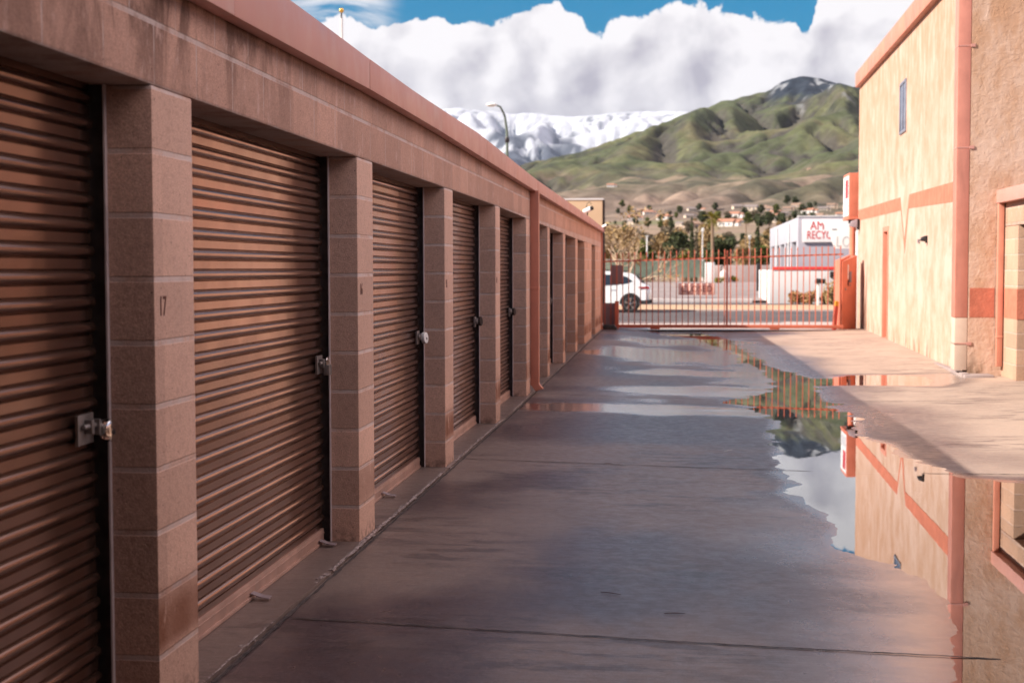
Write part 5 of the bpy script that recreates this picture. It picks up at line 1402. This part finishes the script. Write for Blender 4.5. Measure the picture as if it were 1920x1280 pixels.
for sg in (-1, 1):
    side_panel([(.98, 1.10), (.72, 1.18), (.95, 1.36), (1.16, 1.42), (1.22, 1.08)], .005, M_cglass, 'window', sg)
    side_panel([(1.28, 1.07), (1.24, 1.43), (2.02, 1.47), (2.05, 1.04)], .005, M_cglass, 'window', sg)
    side_panel([(2.12, 1.04), (2.10, 1.47), (2.6, 1.43), (3.1, 1.08), (3.1, 1.02)], .005, M_cglass, 'window', sg)
    side_panel([(.06, .88), (.10, .99), (.52, .97), (.50, .93), (.25, .90)], .006, M_tail, 'tail_light', sg)
    side_panel([(1.36, .34), (1.36, .24), (3.0, .24), (3.0, .34)], .004, M_clad, 'sill_cladding', sg)
    side_panel([(.04, .30), (.06, .46), (.42, .44), (.44, .28)], .004, M_clad, 'bumper_cladding', sg)
    for xh in (1.5, 2.35): side_panel([(xh, .90), (xh, .93), (xh + .2, .93), (xh + .2, .90)], .016, M_carw, 'door_handle', sg)
    MB().tube([(XRb - .9, 57.22 + sg * .64, ZC + 1.58), (XRb - 1.4, 57.22 + sg * .65, ZC + 1.64), (XRb - 2.3, 57.22 + sg * .65, ZC + 1.64), (XRb - 2.6, 57.22 + sg * .64, ZC + 1.58)], .018, 8).build('roof_rail', M_clad, car, smooth=True)
MB().prism([(XRb - .28, 57.22 - .62, ZC + 1.13), (XRb - .28, 57.22 + .62, ZC + 1.13), (XRb - .58, 57.22 + .55, ZC + 1.405), (XRb - .58, 57.22 - .55, ZC + 1.405)],
           [(XRb - .26, 57.22 - .62, ZC + 1.145), (XRb - .26, 57.22 + .62, ZC + 1.145), (XRb - .56, 57.22 + .55, ZC + 1.425), (XRb - .56, 57.22 - .55, ZC + 1.425)]).build('rear_window', M_cglass, car)
MB().box(XRb - .62, XRb - .40, 57.22 - .5, 57.22 + .5, ZC + 1.445, ZC + 1.475).build('spoiler', M_clad, car, bevel=.008)
MB().box(XRb - .03, XRb + .012, 57.22 - .6, 57.22 + .6, ZC + .32, ZC + .47).build('rear_bumper', M_clad, car, bevel=.01)
for xw in (XRb - .82, XRb - 3.5):
    for sg in (-1, 1):
        yc = 57.22 + sg * .80; ax = (0, sg, 0); c0 = Vector((xw, yc, SZ + .345))
        # dark arch around the wheel
        arch = []
        for k in range(13):
            a = PI * k / 12; arch.append((math.cos(a), math.sin(a)))
        A0 = [(xw + .43 * c_, yc + sg * .112, SZ + .345 + .43 * s_) for c_, s_ in arch] + [(xw + .355 * c_, yc + sg * .112, SZ + .345 + .355 * s_) for c_, s_ in arch[::-1]]
        A1 = [(x_, yc - sg * .02, z_) for x_, y_, z_ in A0]
        b = MB(); n_ = 13; vs = A0 + A1; m_ = 2 * n_
        fs = [(k, k + 1, m_ - 2 - k, m_ - 1 - k) for k in range(n_ - 1)] + [(m_ + k, m_ + m_ - 1 - k, m_ + m_ - 2 - k, m_ + k + 1) for k in range(n_ - 1)] + [(k, (k + 1) % m_, m_ + (k + 1) % m_, m_ + k) for k in range(m_)]
        b.add(vs, fs).build('wheel_arch', M_clad, car)
        MB().lathe(c0, [(.30, .06), (.352, .055), (.352, .10), (.30, .105)], 24, ax).build('arch_liner', M_black, car)
        w = MB().lathe(c0, [(.24, -.10), (.325, -.10), (.345, -.07), (.345, .08), (.325, .112), (.25, .118), (.24, .10)], 28, ax).build('wheel', M_black, car, smooth=True)
        b = MB().lathe(c0, [(.02, .02), (.235, .04), (.25, .112), (.235, .116), (.225, .085), (.02, .075)], 24, ax)
        rim = b.build('rim', mat_paint('rim_dark', (.30, .30, .31), .4, .6, .1, 4), w, smooth=True)
        b = MB()
        for k in range(5):
            for dk in (-.12, .12):
                a = 2 * PI * k / 5 + .3; d = Vector((math.cos(a + dk), 0, math.sin(a + dk))); d0 = Vector((math.cos(a), 0, math.sin(a)))
                s_ = Vector((-math.sin(a), 0, math.cos(a))); q0 = c0 + Vector((0, sg * .098, 0))
                b.prism([q0 + d0 * .03 - s_ * .022, q0 + d0 * .03 + s_ * .022, q0 + d * .228 + s_ * .026, q0 + d * .228 - s_ * .026],
                        [q + Vector((0, sg * .018, 0)) for q in (q0 + d0 * .03 - s_ * .018, q0 + d0 * .03 + s_ * .018, q0 + d * .228 + s_ * .02, q0 + d * .228 - s_ * .02)])
        b.lathe(c0 + Vector((0, sg * .10, 0)), [(.05, 0), (.05, .02), (.03, .026)], 14, ax)
        b.build('spokes', M_chrome, w)

# ------------------------------------------------------------------ air
HZ = material('haze')
HZ.t.nodes.remove(HZ.p)
pv = HZ.n('ShaderNodeVolumePrincipled', {'Color': (.62, .76, 1.0, 1), 'Density': .9e-5, 'Anisotropy': .2})
HZ.L.new(pv.outputs[0], HZ.out.inputs['Volume'])
hz_box = MB().box(-15000, 15000, -600, 26500, -30, 2250).build('haze', HZ.m)
tag(hz_box, 'thin pale air between the alley and the mountains', 'haze', kind='stuff')
